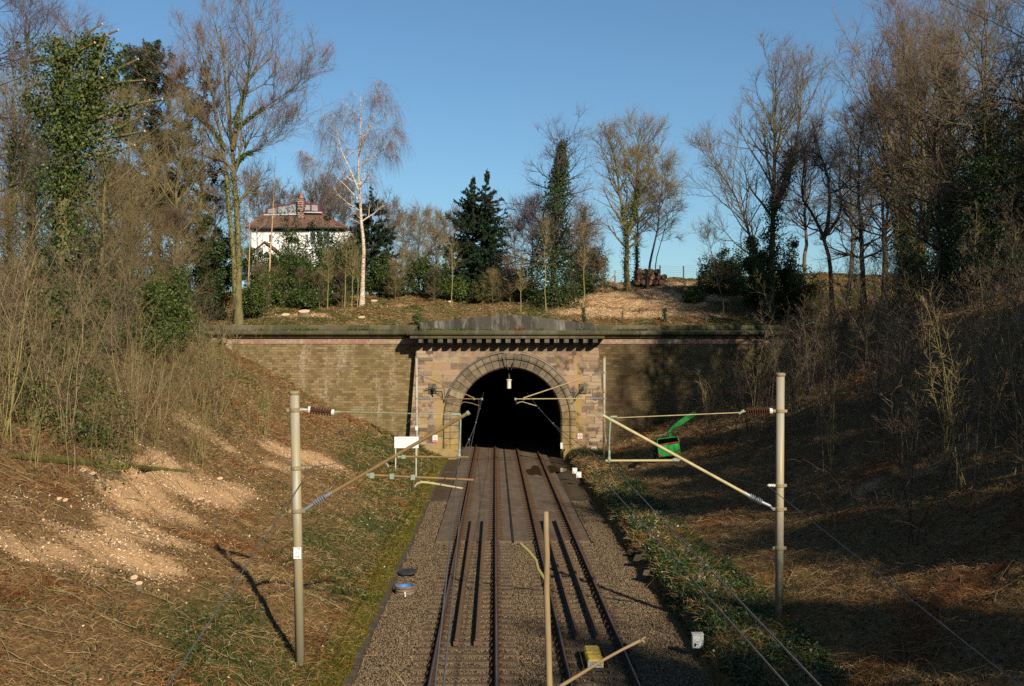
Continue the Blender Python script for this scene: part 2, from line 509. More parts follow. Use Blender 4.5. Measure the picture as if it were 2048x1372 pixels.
class MB:
    """collects shapes in world coordinates, built as ONE mesh object"""
    def __init__(s):
        s.v, s.f = [], []

    def add(s, vs, fs):
        o = len(s.v)
        s.v += [tuple(x) for x in vs]
        s.f += [tuple(i + o for i in q) for q in fs]
        return s

    def box(s, x0, x1, y0, y1, z0, z1, M=None):
        vs = [Vector((x, y, z)) for x in (x0, x1) for y in (y0, y1) for z in (z0, z1)]
        if M is not None:
            vs = [M @ q for q in vs]
        return s.add(vs, [(0, 1, 3, 2), (4, 6, 7, 5), (0, 4, 5, 1), (2, 3, 7, 6), (0, 2, 6, 4), (1, 5, 7, 3)])

    def tube(s, pts, r, k=8, cap=True):
        pts = [Vector(p) for p in pts]
        n = len(pts)
        rs = [r] * n if isinstance(r, (int, float)) else r
        vs = []
        a = None
        for i, p in enumerate(pts):
            t = (pts[min(i + 1, n - 1)] - pts[max(i - 1, 0)]).normalized()
            if a is None:
                a = t.cross(Vector((0, 0, 1)) if abs(t.z) < .9 else Vector((0, 1, 0)))
            a = (a - t * a.dot(t)).normalized(); b = t.cross(a)
            vs += [p + (a * math.cos(2 * math.pi * j / k) + b * math.sin(2 * math.pi * j / k)) * rs[i] for j in range(k)]
        fs = [(i * k + j, i * k + (j + 1) % k, (i + 1) * k + (j + 1) % k, (i + 1) * k + j) for i in range(n - 1) for j in range(k)]
        if cap:
            fs += [tuple(range(k))[::-1], tuple(range((n - 1) * k, n * k))]
        return s.add(vs, fs)

    def lathe(s, p0, p1, prof, k=12):
        """prof: list of (t along axis in metres, radius)"""
        p0 = Vector(p0); ax = (Vector(p1) - p0).normalized()
        pts = [p0 + ax * t for t, _ in prof]
        ref = Vector((0, 0, 1)) if abs(ax.z) < .9 else Vector((0, 1, 0))
        a = ax.cross(ref).normalized(); b = ax.cross(a)
        vs = [p + (a * math.cos(2 * math.pi * j / k) + b * math.sin(2 * math.pi * j / k)) * r for p, (_, r) in zip(pts, prof) for j in range(k)]
        n = len(pts)
        fs = [(i * k + j, i * k + (j + 1) % k, (i + 1) * k + (j + 1) % k, (i + 1) * k + j) for i in range(n - 1) for j in range(k)]
        fs += [tuple(range(k))[::-1], tuple(range((n - 1) * k, n * k))]
        return s.add(vs, fs)

    def prism(s, poly, y0, y1, M=None):
        """poly in (x, z), extruded along y"""
        n = len(poly)
        vs = [Vector((x, y0, z)) for x, z in poly] + [Vector((x, y1, z)) for x, z in poly]
        if M is not None:
            vs = [M @ q for q in vs]
        fs = [tuple(range(n)), tuple(range(2 * n - 1, n - 1, -1))] + [(i, i + n, (i + 1) % n + n, (i + 1) % n) for i in range(n)]
        return s.add(vs, fs)

    def build(s, name, mat, parent=None, smooth=False, M=None):
        off = wloc(parent)
        me = bpy.data.meshes.new(name)
        me.from_pydata([tuple(Vector(q) - off) for q in s.v], [], s.f)
        me.materials.append(MATS[mat])
        if smooth:
            me.polygons.foreach_set('use_smooth', np.ones(len(me.polygons), bool))
        me.update()
        bm_fix(me)
        return link_mesh(name, me, parent)


def bm_fix(me):
    import bmesh
    b = bmesh.new(); b.from_mesh(me)
    bmesh.ops.recalc_face_normals(b, faces=b.faces)
    b.to_mesh(me); b.free()


def text(name, s, size, mat, parent, loc, rx=math.pi / 2, align='CENTER', rz=0.0):
    cu = bpy.data.curves.new(name, 'FONT'); cu.body = s; cu.size = size
    cu.align_x = align; cu.align_y = 'CENTER'; cu.extrude = .002
    t = bpy.data.objects.new(name, cu); COL.objects.link(t)
    dg = bpy.context.evaluated_depsgraph_get()
    me = bpy.data.meshes.new_from_object(t.evaluated_get(dg))
    bpy.data.objects.remove(t); bpy.data.curves.remove(cu)
    me.transform(Matrix.Rotation(rz, 4, 'Z') @ Matrix.Rotation(rx, 4, 'X'))
    me.materials.clear(); me.materials.append(MATS[mat])
    o = link_mesh(name, me, parent)
    o.location = Vector(loc) - wloc(parent)
    return o


# ------------------------------------------------------------------ ground
rng = np.random.default_rng(7)
CHIPS = []          # (x, y, rx, ry, strength)
for px, py, rx, ry, st in ((330, 965, 1.5, 2.6, 1), (400, 985, 1.3, 2.0, .9), (300, 1010, 1.4, 1.6, .9), (285, 1060, 1.3, 1.3, 1), (230, 1100, 1.2, 1.1, 1),
                           (130, 1115, 1.3, .9, .8), (50, 1110, 1.0, .9, .7), (120, 1050, .9, .8, .55), (30, 1010, .9, 1.0, .5), (210, 960, 1.2, 1.2, .5),
                           (590, 915, 1.5, 2.4, 1), (650, 925, 1.0, 1.6, .9), (560, 935, 1.2, 1.6, .7), (470, 975, .8, 1.5, .6), (400, 850, 2.0, 3, .45),
                           (1250, 592, 3.4, 3.4, 1.4), (1330, 600, 3.4, 3.5, 1.2), (1190, 622, 2.6, 2.0, 1.4), (1290, 625, 3.0, 1.6, 1.4), (1380, 625, 2.5, 1.2, 1.0),
                           (1260, 570, 3, 3, .7), (1350, 572, 3, 3, .7), (610, 628, 1.8, .9, .9), (560, 632, 1.3, .9, .7), (690, 592, 1.2, 1.0, .7), (640, 618, 1.2, 1.0, .6),
                           (800, 612, 1.6, 1, .5), (1010, 612, 1.2, 1.0, .4), (1740, 960, 1.6, 2.2, .25), (1900, 900, 1.6, 2.2, .5)):
    x, y, z = ground(px, py)
    CHIPS.append((x, y, rx, ry, st))


def masks(X, Y):
    X = np.asarray(X, float); Y = np.asarray(Y, float)
    ch = np.zeros(np.broadcast(X, Y).shape)
    for x, y, rx, ry, st in CHIPS:
        q = ((X - x) / rx) ** 2 + ((Y - y) / ry) ** 2
        ch = np.maximum(ch, st * 1.1 * np.exp(-q * .72))
    ch = np.clip(ch + (fbm(X * .9, Y * .9, 31) - .5) * .8, 0, 1) * (ch > .03)
    n1 = fbm(X * .28, Y * .22, 41); n2 = fbm(X * .5, Y * .4, 55)
    dl = XL - X; dr = X - XR
    gr = np.where((dl > 0) & (Y < 85), np.clip(1.0 - dl / 6.5, 0, 1) * .95 + (n1 - .5) * 1.5 - .06, 0)
    gr = np.where((dl > 0) & (Y < 85) & (Y > 50), gr + np.clip((Y - 50) / 30, 0, 1) * .34 * (dl < 18), gr)
    gr = np.where((dr > 0) & (Y < 85), np.clip(1.0 - np.abs(dr - 1.2) / 3.0, 0, 1) * .55 + (n1 - .5) * 1.3 - .08, gr)
    gr = np.where(Y > 85, (n1 - .5) * 1.8 + .55, gr)
    ru = np.clip((n2 - .52) * 3.4, 0, 1)
    mo = np.where((dl > -.05) & (Y < 85), np.clip(1.05 - dl / .8, 0, 1), 0)
    mo = np.maximum(mo, np.where((dr > -.1) & (dr < 1.3) & (Y < 85), .25 + (n2 - .5) * 1.5, 0))
    return np.clip(ch, 0, 1), np.clip(gr, 0, 1) * (1 - np.clip(ch * 1.5, 0, 1)), ru, np.clip(mo, 0, 1)


def grid(name, xs, ys, zf, mat, kind='structure'):
    gx, gy = np.meshgrid(xs, ys)
    z = zf(gx, gy)
    V = np.stack([gx, gy, z], -1).reshape(-1, 3)
    nx, ny = len(xs), len(ys)
    i = (np.arange(ny - 1)[:, None] * nx + np.arange(nx - 1)[None, :])
    Q = np.stack([i, i + 1, i + 1 + nx, i + nx], -1).reshape(-1, 4)
    me = np_mesh(name, V, Q, mat, True)
    if mat == 'earth':
        for nm, a in zip(('chips', 'green', 'rust', 'moss'), masks(V[:, 0], V[:, 1])):
            at_ = me.attributes.new(nm, 'FLOAT', 'POINT'); at_.data.foreach_set('value', a.astype(np.float32))
    o = link_mesh(name, me)
    o['kind'] = kind
    return o


xl = np.concatenate([np.arange(-75, -25, .8), np.arange(-25, XL + .001, .18), [XL]])
xl[-1] = XL + .02
xr_ = np.concatenate([np.arange(XR - .25, 9, .1), np.arange(9, 30, .22), np.arange(30, 80, .8)])
ya = np.concatenate([np.arange(-30, 18, .8), np.arange(18, 85.2, .22), [85.3]])
grid('left_embankment', xl, ya, zcut, 'earth')
grid('right_embankment', xr_, ya, zcut, 'earth')
grid('hillside', np.concatenate([np.arange(-90, -30, 1.2), np.arange(-30, 40, .3), np.arange(40, 95, 1.2)]),
     np.concatenate([np.arange(85.5, 110, .25), np.arange(110, 180, 1.2)]), zhill, 'earth')
grid('trackbed', np.arange(XL, XR + .1, .12), np.concatenate([np.arange(-30, 18, .8), np.arange(18, 50, .12), np.arange(50, 172, .5)]),
     lambda x, y: -0.245 + .035 * fbm(x * 2.2, y * 2.2, 3) + .02 * vnoise(x * 14, y * 14, 4) - .07 * np.clip((y - 45.5) / .8, 0, 1) * ((x > -2.5) & (x < 4.0)), 'ballast')
o = link_mesh('far_ground', np_mesh('far_ground', [(-3000, 150, 7), (3000, 150, 7), (3000, 4000, 5), (-3000, 4000, 5),
                                                   (-3000, -3000, 5), (-76, -3000, 5), (-76, 150, 5), (-3000, 150, 5), (76, -3000, 5), (3000, -3000, 5), (3000, 150, 5), (76, 150, 5)],
                                    [(0, 1, 2, 3), (4, 5, 6, 7), (8, 9, 10, 11)], 'earth'))
o['kind'] = 'structure'

# ------------------------------------------------------------------ tunnel portal
CX, CZ, AR = 1.1, 2.58, 3.66
FY = 84.0
P = root('tunnel_portal', (CX, FY, 0), 'pink and buff ashlar tunnel portal with arch, corbelled cornice and low stone gable', 'tunnel portal')


def arch_pt(t, r):
    """t in 0..1 from the left foot over the crown to the right foot"""
    vert = CZ + .6
    L = vert * 2 + math.pi * AR
    q = t * L
    if q < vert:
        return (CX - r, -.6 + q)
    if q > vert + math.pi * AR:
        return (CX + r, CZ - (q - vert - math.pi * AR))
    a = math.pi - (q - vert) / AR
    return (CX + r * math.cos(a), CZ + r * math.sin(a))


def left_x(z):
    return -6.12 + .075 * z


def right_x(z):
    return 8.05 - .085 * z


TOPZ = 8.1
RO = AR + .95
b = MB()
cols = [CX + RO * math.cos(math.pi * i / 48) for i in range(48, -1, -1)]
zs = [.0, 2.58, 8.1]
b.add([(left_x(-.3), FY, -.3), (CX - RO, FY, -.3), (CX - RO, FY, TOPZ), (left_x(TOPZ), FY, TOPZ)], [(0, 1, 2, 3)])
b.add([(CX + RO, FY, -.3), (right_x(-.3), FY, -.3), (right_x(TOPZ), FY, TOPZ), (CX + RO, FY, TOPZ)], [(0, 1, 2, 3)])
for x0, x1 in zip(cols[:-1], cols[1:]):
    z0 = CZ + math.sqrt(max(RO ** 2 - (x0 - CX) ** 2, 0)); z1 = CZ + math.sqrt(max(RO ** 2 - (x1 - CX) ** 2, 0))
    b.add([(x0, FY, z0), (x1, FY, z1), (x1, FY, TOPZ), (x0, FY, TOPZ)], [(0, 1, 2, 3)])
b.add([(left_x(-.3), FY, -.3), (left_x(TOPZ), FY, TOPZ), (left_x(TOPZ), 86, TOPZ), (left_x(-.3), 86, -.3)], [(0, 1, 2, 3)])
b.add([(right_x(-.3), FY, -.3), (right_x(TOPZ), FY, TOPZ), (right_x(TOPZ), 86, TOPZ), (right_x(-.3), 86, -.3)], [(0, 1, 2, 3)])
b.build('facade', 'ashlar', P)
# arch ring of voussoirs: inner splay, groove, outer roll
b = MB()
NV = 39
prof = [(0, 85.0), (0, 84.25), (.10, 84.10), (.58, 83.93), (.60, 83.98), (.64, 83.98), (.66, 83.86), (.80, 83.80), (1.0, 83.80), (1.08, 83.88), (1.08, 84.10), (.9, 85.0)]
for i in range(NV):
    t0, t1 = (i + .035) / NV, (i + .965) / NV
    if i in (NV // 2,):
        pass
    vs = []
    for t in (t0, (t0 + t1) / 2, t1):
        for d, y in prof:
            x, z = arch_pt(t, AR + d)
            vs.append((x, y + (i % 3 - 1) * .006, z))
    n = len(prof)
    fs = []
    for a in range(2):
        fs += [(a * n + j, a * n + j + 1, (a + 1) * n + j + 1, (a + 1) * n + j) for j in range(n - 1)]
    fs += [tuple(range(n)), tuple(range(3 * n - 1, 2 * n - 1, -1))]
    b.add(vs, fs)
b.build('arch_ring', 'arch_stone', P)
b = MB()        # dark bed behind the joints
vs, fs = [], []
for i in range(61):
    for d, y in ((.02, 85.0), (.02, 84.30), (.6, 84.09), (1.0, 83.99)):
        x, z = arch_pt(i / 60, AR + d); vs.append((x, y, z))
for i in range(60):
    fs += [(i * 4 + j, i * 4 + j + 1, i * 4 + 5 + j, i * 4 + 4 + j) for j in range(3)]
b.add(vs, fs); b.build('arch_joint', 'dark_metal', P)
# quoins
for sgn in (0, 1):
    b = MB()
    z, i = -.25, 0
    while z < 7.9:
        wd = 1.25 if i % 2 == 0 else .72
        e0, e1 = (left_x(z), left_x(z + .5)) if sgn == 0 else (right_x(z), right_x(z + .5))
        s_ = 1 if sgn == 0 else -1
        y0 = FY - .045
        e0 -= s_ * .04; e1 -= s_ * .04
        xs = (e0, e0 + s_ * wd, e0 + s_ * wd, e1)
        q = [(xs[0], z + .012), (xs[1], z + .012), (xs[2], z + .488), (xs[3], z + .488)]
        b.prism(q, y0, 84.78)
        z += .5; i += 1
    b.build('quoins', 'quoin_stone', P)
b = MB(); b.box(-5.55, 7.4, 83.93, 85.4, 7.72, 8.36); b.build('frieze', 'ashlar', P)
for i in range(19):
    x = -5.2 + .685 * i
    b = MB()
    b.prism([(82.98, 8.06), (82.98, 8.36), (83.93, 8.36), (83.93, 7.88), (83.5, 7.92), (83.15, 8.02)], -.17, .17,
            Matrix(((0, 1, 0, x), (1, 0, 0, 0), (0, 0, 1, 0), (0, 0, 0, 1))))
    b.build('corbel', 'pediment_stone', P)
b = MB()
b.prism([(82.90, 8.363), (82.90, 8.56), (84.9, 8.56), (84.9, 8.363)], -5.95, 7.78, Matrix(((0, 1, 0, 0), (1, 0, 0, 0), (0, 0, 1, 0), (0, 0, 0, 1))))
b.prism([(82.78, 8.60), (82.72, 8.70), (82.72, 8.84), (82.95, 8.92), (84.9, 8.95), (84.9, 8.563), (82.95, 8.563)], -6.2, 8.03, Matrix(((0, 1, 0, 0), (1, 0, 0, 0), (0, 0, 1, 0), (0, 0, 0, 1))))
b.build('cornice', 'coping_stone', P)
b = MB()
b.prism([(-5.32, 8.952), (7.25, 8.952), (7.25, 9.42), (6.35, 9.5), (1.9, 10.0), (.55, 10.04), (.1, 9.98), (-4.4, 9.6), (-4.42, 9.52), (-5.32, 9.52)], 83.75, 84.45)
b.build('gable', 'pediment_stone', P)
for x0, x1 in ((-5.0, -2.72), (4.92, 7.0)):
    b = MB(); b.box(x0, x1, 83.62, 83.98, -.25, .32); b.box(x0 + .1, x1 - .15, 83.72, 83.98, .322, .52)
    b.build('plinth', 'arch_stone', P)
# tunnel lining
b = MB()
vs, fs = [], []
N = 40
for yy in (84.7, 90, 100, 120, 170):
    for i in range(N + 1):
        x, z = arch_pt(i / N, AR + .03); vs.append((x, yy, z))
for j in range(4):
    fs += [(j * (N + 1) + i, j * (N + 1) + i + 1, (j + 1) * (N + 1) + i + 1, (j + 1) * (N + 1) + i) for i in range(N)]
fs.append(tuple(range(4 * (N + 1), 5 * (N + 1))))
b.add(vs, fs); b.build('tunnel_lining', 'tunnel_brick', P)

# retaining (wing) walls
for side, (x0, x1) in (('left', (-21.5, -5.9)), ('right', (7.75, 22.6))):
    W = root('retaining_wall', ((x0 + x1) / 2, WALL_Y, 0),
             'sunlit brown stone retaining wall left of the tunnel portal' if side == 'left' else 'sooty dark stone retaining wall right of the tunnel portal, barred with tree shadows',
             'retaining wall', 'wing walls beside the tunnel portal')
    xe = (x0, left_x(9) + .3) if side == 'left' else (right_x(9) - .3, x1)
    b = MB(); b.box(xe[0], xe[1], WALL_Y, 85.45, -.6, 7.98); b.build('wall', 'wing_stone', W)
    b = MB(); b.box(xe[0], xe[1], WALL_Y - .05, 85.4, 7.983, 8.40); b.build('string_course', 'string_stone', W)
    b = MB(); b.prism([(84.62, 8.403), (84.55, 8.46), (84.55, 8.55), (85.4, 8.55), (85.4, 8.403)], xe[0], xe[1], Matrix(((0, 1, 0, 0), (1, 0, 0, 0), (0, 0, 1, 0), (0, 0, 0, 1))))
    b.prism([(84.32, 8.62), (84.25, 8.70), (84.25, 8.84), (84.4, 8.92), (85.4, 8.94), (85.4, 8.553), (84.55, 8.553)], xe[0], xe[1], Matrix(((0, 1, 0, 0), (1, 0, 0, 0), (0, 0, 1, 0), (0, 0, 0, 1))))
    b.build('cornice', 'coping_stone', W)
    b = MB()
    b.prism([(84.7, 8.943), (84.7, 9.26), (84.78, 9.34), (85.3, 9.34), (85.4, 8.943)], xe[0], xe[1], Matrix(((0, 1, 0, 0), (1, 0, 0, 0), (0, 0, 1, 0), (0, 0, 0, 1))))
    b.build('parapet', 'coping_stone', W)
    if side == 'left':
        b = MB()
        for i in range(16):
            wd = .75 if i % 2 else .45
            b.box(x0 + 1.9 - .2, x0 + 1.9 + wd, 84.6, 84.82, .02 + .5 * i, .5 + .5 * i)
        b.build('quoins', 'quoin_stone', W)
        for i in range(4):
            b = MB(); b.box(x0 + .12 + .62 * i, x0 + .42 + .62 * i, 84.2, 84.76, 8.05, 8.38); b.build('corbel', 'quoin_stone', W)

# cables clipped round the arch
b = MB()
pts = [at(851, 777, 83.7), at(862, 774, 83.6), at(874, 777, 83.62), at(888, 776, 83.6)]
for i in range(14, 30):
    t = i / 60
    x, z = arch_pt(t, AR + 1.13)
    pts.append(Vector((x, 83.78, z)))
pts += [Vector((CX - .55, 83.75, CZ + AR + .8)), Vector((CX - .25, 83.75, CZ + AR + .3)), Vector((CX - .12, 84.2, CZ + AR - .1))]
b.tube(pts, .035, 5); b.tube([p + Vector((0, -.02, .09)) for p in pts[4:-3]], .025, 5)
meta(b.build('arch_cable', 'wire'), 'dark cable clipped round the left half of the tunnel arch', 'cable', 'cables round the arch')
b = MB()
pts = [Vector((CX + .1, 84.2, CZ + AR - .1)), Vector((CX + .25, 83.75, CZ + AR + .4)), Vector((CX + .6, 83.75, CZ + AR + .95))]
for i in range(32, 47):
    x, z = arch_pt(i / 60, AR + 1.13); pts.append(Vector((x, 83.78, z)))
pts += [at(1146, 777, 83.6), at(1152, 778, 83.6), at(1157, 786, 83.6), at(1156, 796, 83.6)]
b.tube(pts, .035, 5); b.tube([p + Vector((0, -.02, .09)) for p in pts[3:-4]], .025, 5)
meta(b.build('arch_cable', 'wire'), 'dark cable clipped round the right half of the tunnel arch', 'cable', 'cables round the arch')
for px, lab in ((865, 'dark wall plate with wire anchor on the left of the tunnel arch'), (1166, 'dark wall plate with wire anchor on the right of the tunnel arch')):
    c = at(px, 777, 83.95); d = -1 if px < 1000 else 1
    r = root('anchor_plate', c, lab, 'anchor', 'wire anchors on the portal')
    b = MB(); b.box(c.x - .27, c.x + .27, 83.9, 83.99, c.z - .35, c.z + .35); b.build('plate', 'stone', r)
    b = MB(); b.tube([c + Vector((0, -.05, .12)), c + Vector((d * -.05, -.35, .03)), c + Vector((-d * .28, -.5, -.28))], .05, 6)
    b.lathe(c + Vector((d * -.02, -.3, .02)), c + Vector((-d * .3, -.5, -.3)), [(0, .05), (.02, .12), (.06, .12), (.08, .05), (.12, .12), (.16, .12), (.18, .05), (.24, .1), (.28, .04)], 8)
    b.build('anchor', 'dark_metal', r)
# small things on the portal
for px, lab in ((870, 'small red and white no trespassing sign left of the arch'), (1160, 'small red and white no trespassing sign right of the arch')):
    c = at(px, 877 if px < 1000 else 874, 83.95)
    r = root('warning_sign', c, lab, 'sign', 'trespass signs on the portal')
    b = MB(); b.box(c.x - .17, c.x + .17, 83.92, 83.955, c.z - .25, c.z + .25); b.build('plate', 'sign_white', r)
    b = MB(); b.box(c.x - .15, c.x + .15, 83.912, 83.918, c.z - .23, c.z - .11); b.build('message_panel', 'sign_red', r)
    b = MB()
    vs, fs = [], []
    for i in range(24):
        a = 2 * math.pi * i / 24
        for q in (.10, .13):
            vs.append((c.x + q * math.cos(a), 83.915, c.z + .07 + q * math.sin(a)))
    fs = [(2 * i, 2 * i + 1, (2 * i + 3) % 48, (2 * i + 2) % 48) for i in range(24)]
    b.add(vs, fs)
    b.prism([(c.x - .085, c.z + .14), (c.x - .07, c.z + .155), (c.x + .085, c.z), (c.x + .07, c.z - .015)], 83.908, 83.911)
    b.build('prohibition_ring', 'sign_red', r)
    b = MB(); b.box(c.x - .018, c.x + .022, 83.914, 83.918, c.z + .0, c.z + .1); b.lathe((c.x, 83.918, c.z + .125), (c.x, 83.913, c.z + .125), [(0, .02), (.005, .02)], 8)
    b.build('walking_figure', 'sign_ink', r)
c = at(1187, 900, 83.6)
r = root('junction_box', c, 'grey box on a short post at the right foot of the portal', 'box')
b = MB(); b.box(c.x - .2, c.x + .2, 83.45, 83.7, c.z - .2, c.z + .24); b.build('cabinet', 'grey_post', r)
b = MB(); b.tube([(c.x, 83.58, c.z - .2), (c.x, 83.58, g1(c.x, 83.58) - .05)], .04, 6); b.build('post', 'grey_post', r)
c = at(1123, 891, 84.4)
b = MB(); b.box(c.x - .09, c.x + .06, 84.05, 84.2, c.z - .2, c.z + .22)
meta(b.build('marker_plate', 'white_box'), 'small white plate on the right inner edge of the arch', 'plate')
r = root('crown_insulator', at(1018, 745, 84.8), 'pale pink insulator hanging on a dark stem from the tunnel crown', 'insulator')
c0, c1 = at(1018, 735, 85.0), at(1018, 758, 85.0)
b = MB(); b.tube([c0, c1], .08, 8); b.build('stem', 'dark_metal', r)
c2 = at(1018, 778, 85.0)
b = MB(); b.lathe(c1, c2, [(0, .06), (.04, .2), (.10, .2), (.12, .15), (.68, .15), (.72, .08)], 12); b.build('body', 'insulator_cream', r)

# ------------------------------------------------------------------ track
RAILS = {'left': (-1.45, .05), 'right': (1.725, 3.225)}
prof = [(-.072, -.16), (.072, -.16), (.072, -.145), (.014, -.12), (.011, -.045), (.036, -.03), (.036, -.004), (.028, 0), (-.028, 0), (-.036, -.004), (-.036, -.03), (-.011, -.045), (-.014, -.12), (-.072, -.145)]


def rail(name, x, y0, y1, mat, label, cat, grp, dz=0.0, top=True):
    r = root(name, (x, y0, 0), label, cat, grp)
    b = MB(); b.prism([(x + px, pz + dz) for px, pz in prof], y0, y1); b.build('rail_body', mat, r)
    if top:
        b = MB(); b.box(x - .012, x + .016, y0, y1, .0005, .003); b.build('running_surface', 'rail_top', r)
    else:
        b = MB(); b.box(x - .07, x + .07, y0 - .06, y0, -.17, -.06); b.build('end_stop', mat, r)


rail('running_rail', RAILS['left'][0], -5, 165, 'steel_rail', 'leftmost running rail, polished on top, of the left hand track', 'rail', 'running rails')
rail('running_rail', RAILS['left'][1], -5, 165, 'steel_rail', 'right running rail of the left hand track, nearest the middle strip', 'rail', 'running rails')
rail('running_rail', RAILS['right'][0], -5, 165, 'steel_rail', 'left running rail of the right hand track, passing behind the cut stem', 'rail', 'running rails')
rail('running_rail', RAILS['right'][1], -5, 165, 'steel_rail', 'rightmost running rail beside the yellow lineside box', 'rail', 'running rails')
for x, y0, lab in ((-.99, 30.4, 'left rusty guard rail inside the left track'), (-.46, 30.4, 'right rusty guard rail inside the left track'),
                   (2.19, 30.9, 'left rusty guard rail inside the right track, ending before the yellow box'), (2.73, 30.9, 'right rusty guard rail inside the right track, ending before the yellow box')):
    rail('guard_rail', x, y0, 52.5, 'guard_rail', lab, 'guard rail', 'guard rails between the running rails', .0, False)


def sleeper_proto():
    b = MB()
    b.prism([(-.125, -.34), (.125, -.34), (.10, -.178), (-.10, -.178)], -1.25, 1.25, Matrix(((0, 1, 0, 0), (1, 0, 0, 0), (0, 0, 1, 0), (0, 0, 0, 1))))
    o = b.build('sleeper', 'sleeper')
    ch = []
    for q in (-.75, .75):
        b = MB()
        b.box(q - .16, q + .16, -.085, .085, -.179, -.150)
        for s_ in (-1, 1):
            b.box(q + s_ * .115 - .035, q + s_ * .115 + .035, -.055, .055, -.150, -.108)
            b.tube([(q + s_ * .09, -.05, -.125), (q + s_ * .13, -.06, -.095), (q + s_ * .13, .06, -.095), (q + s_ * .09, .05, -.125)], .016, 4)
        c = b.build('rail_chair', 'fastening', o); ch.append(c)
    return o


SP = sleeper_proto()
first = True
SLEEPER_X = {'left': -.70, 'right': 2.475}
for tr in ('left', 'right'):
    for i in range(46):
        y = 17.2 + .65 * i
        if first:
            o = SP; first = False
        else:
            o = SP.copy(); COL.objects.link(o)
            for c in SP.children:
                c2 = c.copy(); COL.objects.link(c2); c2.parent = o
        o.location = (SLEEPER_X[tr] + (.01 if i % 3 else -.01), y, 0)
        meta(o, 'muddy concrete sleeper under the left track in the ballast' if tr == 'left' else 'muddy concrete sleeper under the right track in the ballast', 'sleeper', 'sleepers of the %s track' % tr)
# slab track panels with their fastenings
for tr, (x0, x1) in (('left', (-2.36, .685)), ('right', (.785, 3.84))):
    cen = SLEEPER_X[tr]
    for q in range(6):
        y0, y1 = 47.2 + q * 9.1, 47.2 + q * 9.1 + 9.04
        pos = ('nearest', 'second', 'third', 'fourth', 'fifth', 'farthest')[q]
        r = root('track_slab', (cen, y0, 0), '%s brown concrete slab under the %s track before the tunnel' % (pos, tr) if q < 5 else 'concrete slab under the %s track, deepest inside the tunnel' % tr, 'track slab', 'concrete track slabs')
        b = MB(); b.box(x0, x1, y0, y1, -.42, -.185); b.build('panel', 'slab', r)
        if q > 4:
            continue
        ncl = 13
        for i in range(ncl):
            y = y0 + .4 + i * .69
            b = MB()
            for rx in RAILS[tr]:
                b.box(rx - .3, rx + .3, y - .13, y + .13, -.186, -.163)
                for s_ in (-1, 1):
                    b.box(rx + s_ * .13 - .05, rx + s_ * .13 + .05, y - .07, y + .07, -.164, -.10)
            b.build('rail_fastening', 'fastening', r)
# dark cable in the slot between the slabs
b = MB(); b.box(.70, .775, 47.2, 96, -.34, -.26)
b.tube([(.735 + .01 * math.sin(y * .7), y, -.165) for y in np.arange(47.3, 92, .7)], .03, 6)
meta(b.build('slot_cable', 'tyre'), 'black cable lying in the slot between the two slabs', 'cable')
# puddle
for (px, py, rx, ry) in ((1072, 941, .62, 3.0), (1108, 938, .7, 2.2)):
    yy = CAM_H * F_PX / (py - 704); c = at(px, py, yy * 1.02)
    ang = np.linspace(0, 2 * np.pi, 28, endpoint=False)
    rr = 1 + .22 * np.sin(ang * 3 + px) + .12 * np.sin(ang * 5)
    V = np.stack([c.x + rx * rr * np.cos(ang), c.y + ry * rr * np.sin(ang), np.full(28, -.181 if px < 1090 else -.172)], 1)
    me = bpy.data.meshes.new('puddle'); me.from_pydata(V.tolist(), [], [tuple(range(28))]); me.materials.append(MATS['puddle'])
    o = link_mesh('puddle_water', me); o['kind'] = 'structure'
# kerb line of stones along the left edge
rk = random.Random(3)
y = 20.0; i = 0
KB = root('edging_kerb', (XL, 20, -.2), 'row of dirty stone kerbs along the left edge of the ballast', 'kerb')
while y < 78:
    L = rk.uniform(.85, 1.0)
    b = MB(); dz = rk.uniform(-.03, .02); dx = rk.uniform(-.035, .035)
    b.box(XL - .07 + dx, XL + .10 + dx, y + .01, y + L - .025, -.45, -.09 + dz)
    b.build('kerb_stone', 'kerb', KB)
    y += L
# a few broken kerb stones at the foot of the right bank
for px, py in ((1270, 1106), (1284, 1118), (1228, 1036), (1302, 1146)):
    x, yy, z = ground(px, py)
    b = MB(); M = Matrix.Translation((x, yy, z + .03)) @ Matrix.Rotation(rk.uniform(-.5, .5), 4, 'Z') @ Matrix.Rotation(rk.uniform(-.2, .2), 4, 'X')
    b.prism([(-.3, -.08), (.28, -.1), (.31, .05), (.2, .09), (-.24, .07)], -.14, .13, M)
    meta(b.build('stone_block', 'kerb'), 'broken stone block at the foot of the right bank', 'stone', 'broken blocks along the right bank')

# ------------------------------------------------------------------ overhead line equipment


def ribbed(p0, p1, n, r0, r1):
    L = (Vector(p1) - Vector(p0)).length
    prof = []
    for i in range(n):
        a = L * i / n; d = L / n
        prof += [(a, r0), (a + d * .2, r1 * .92), (a + d * .45, r1), (a + d * .6, r1 * .9), (a + d * .68, r0)]
    prof.append((L, r0))
    return prof


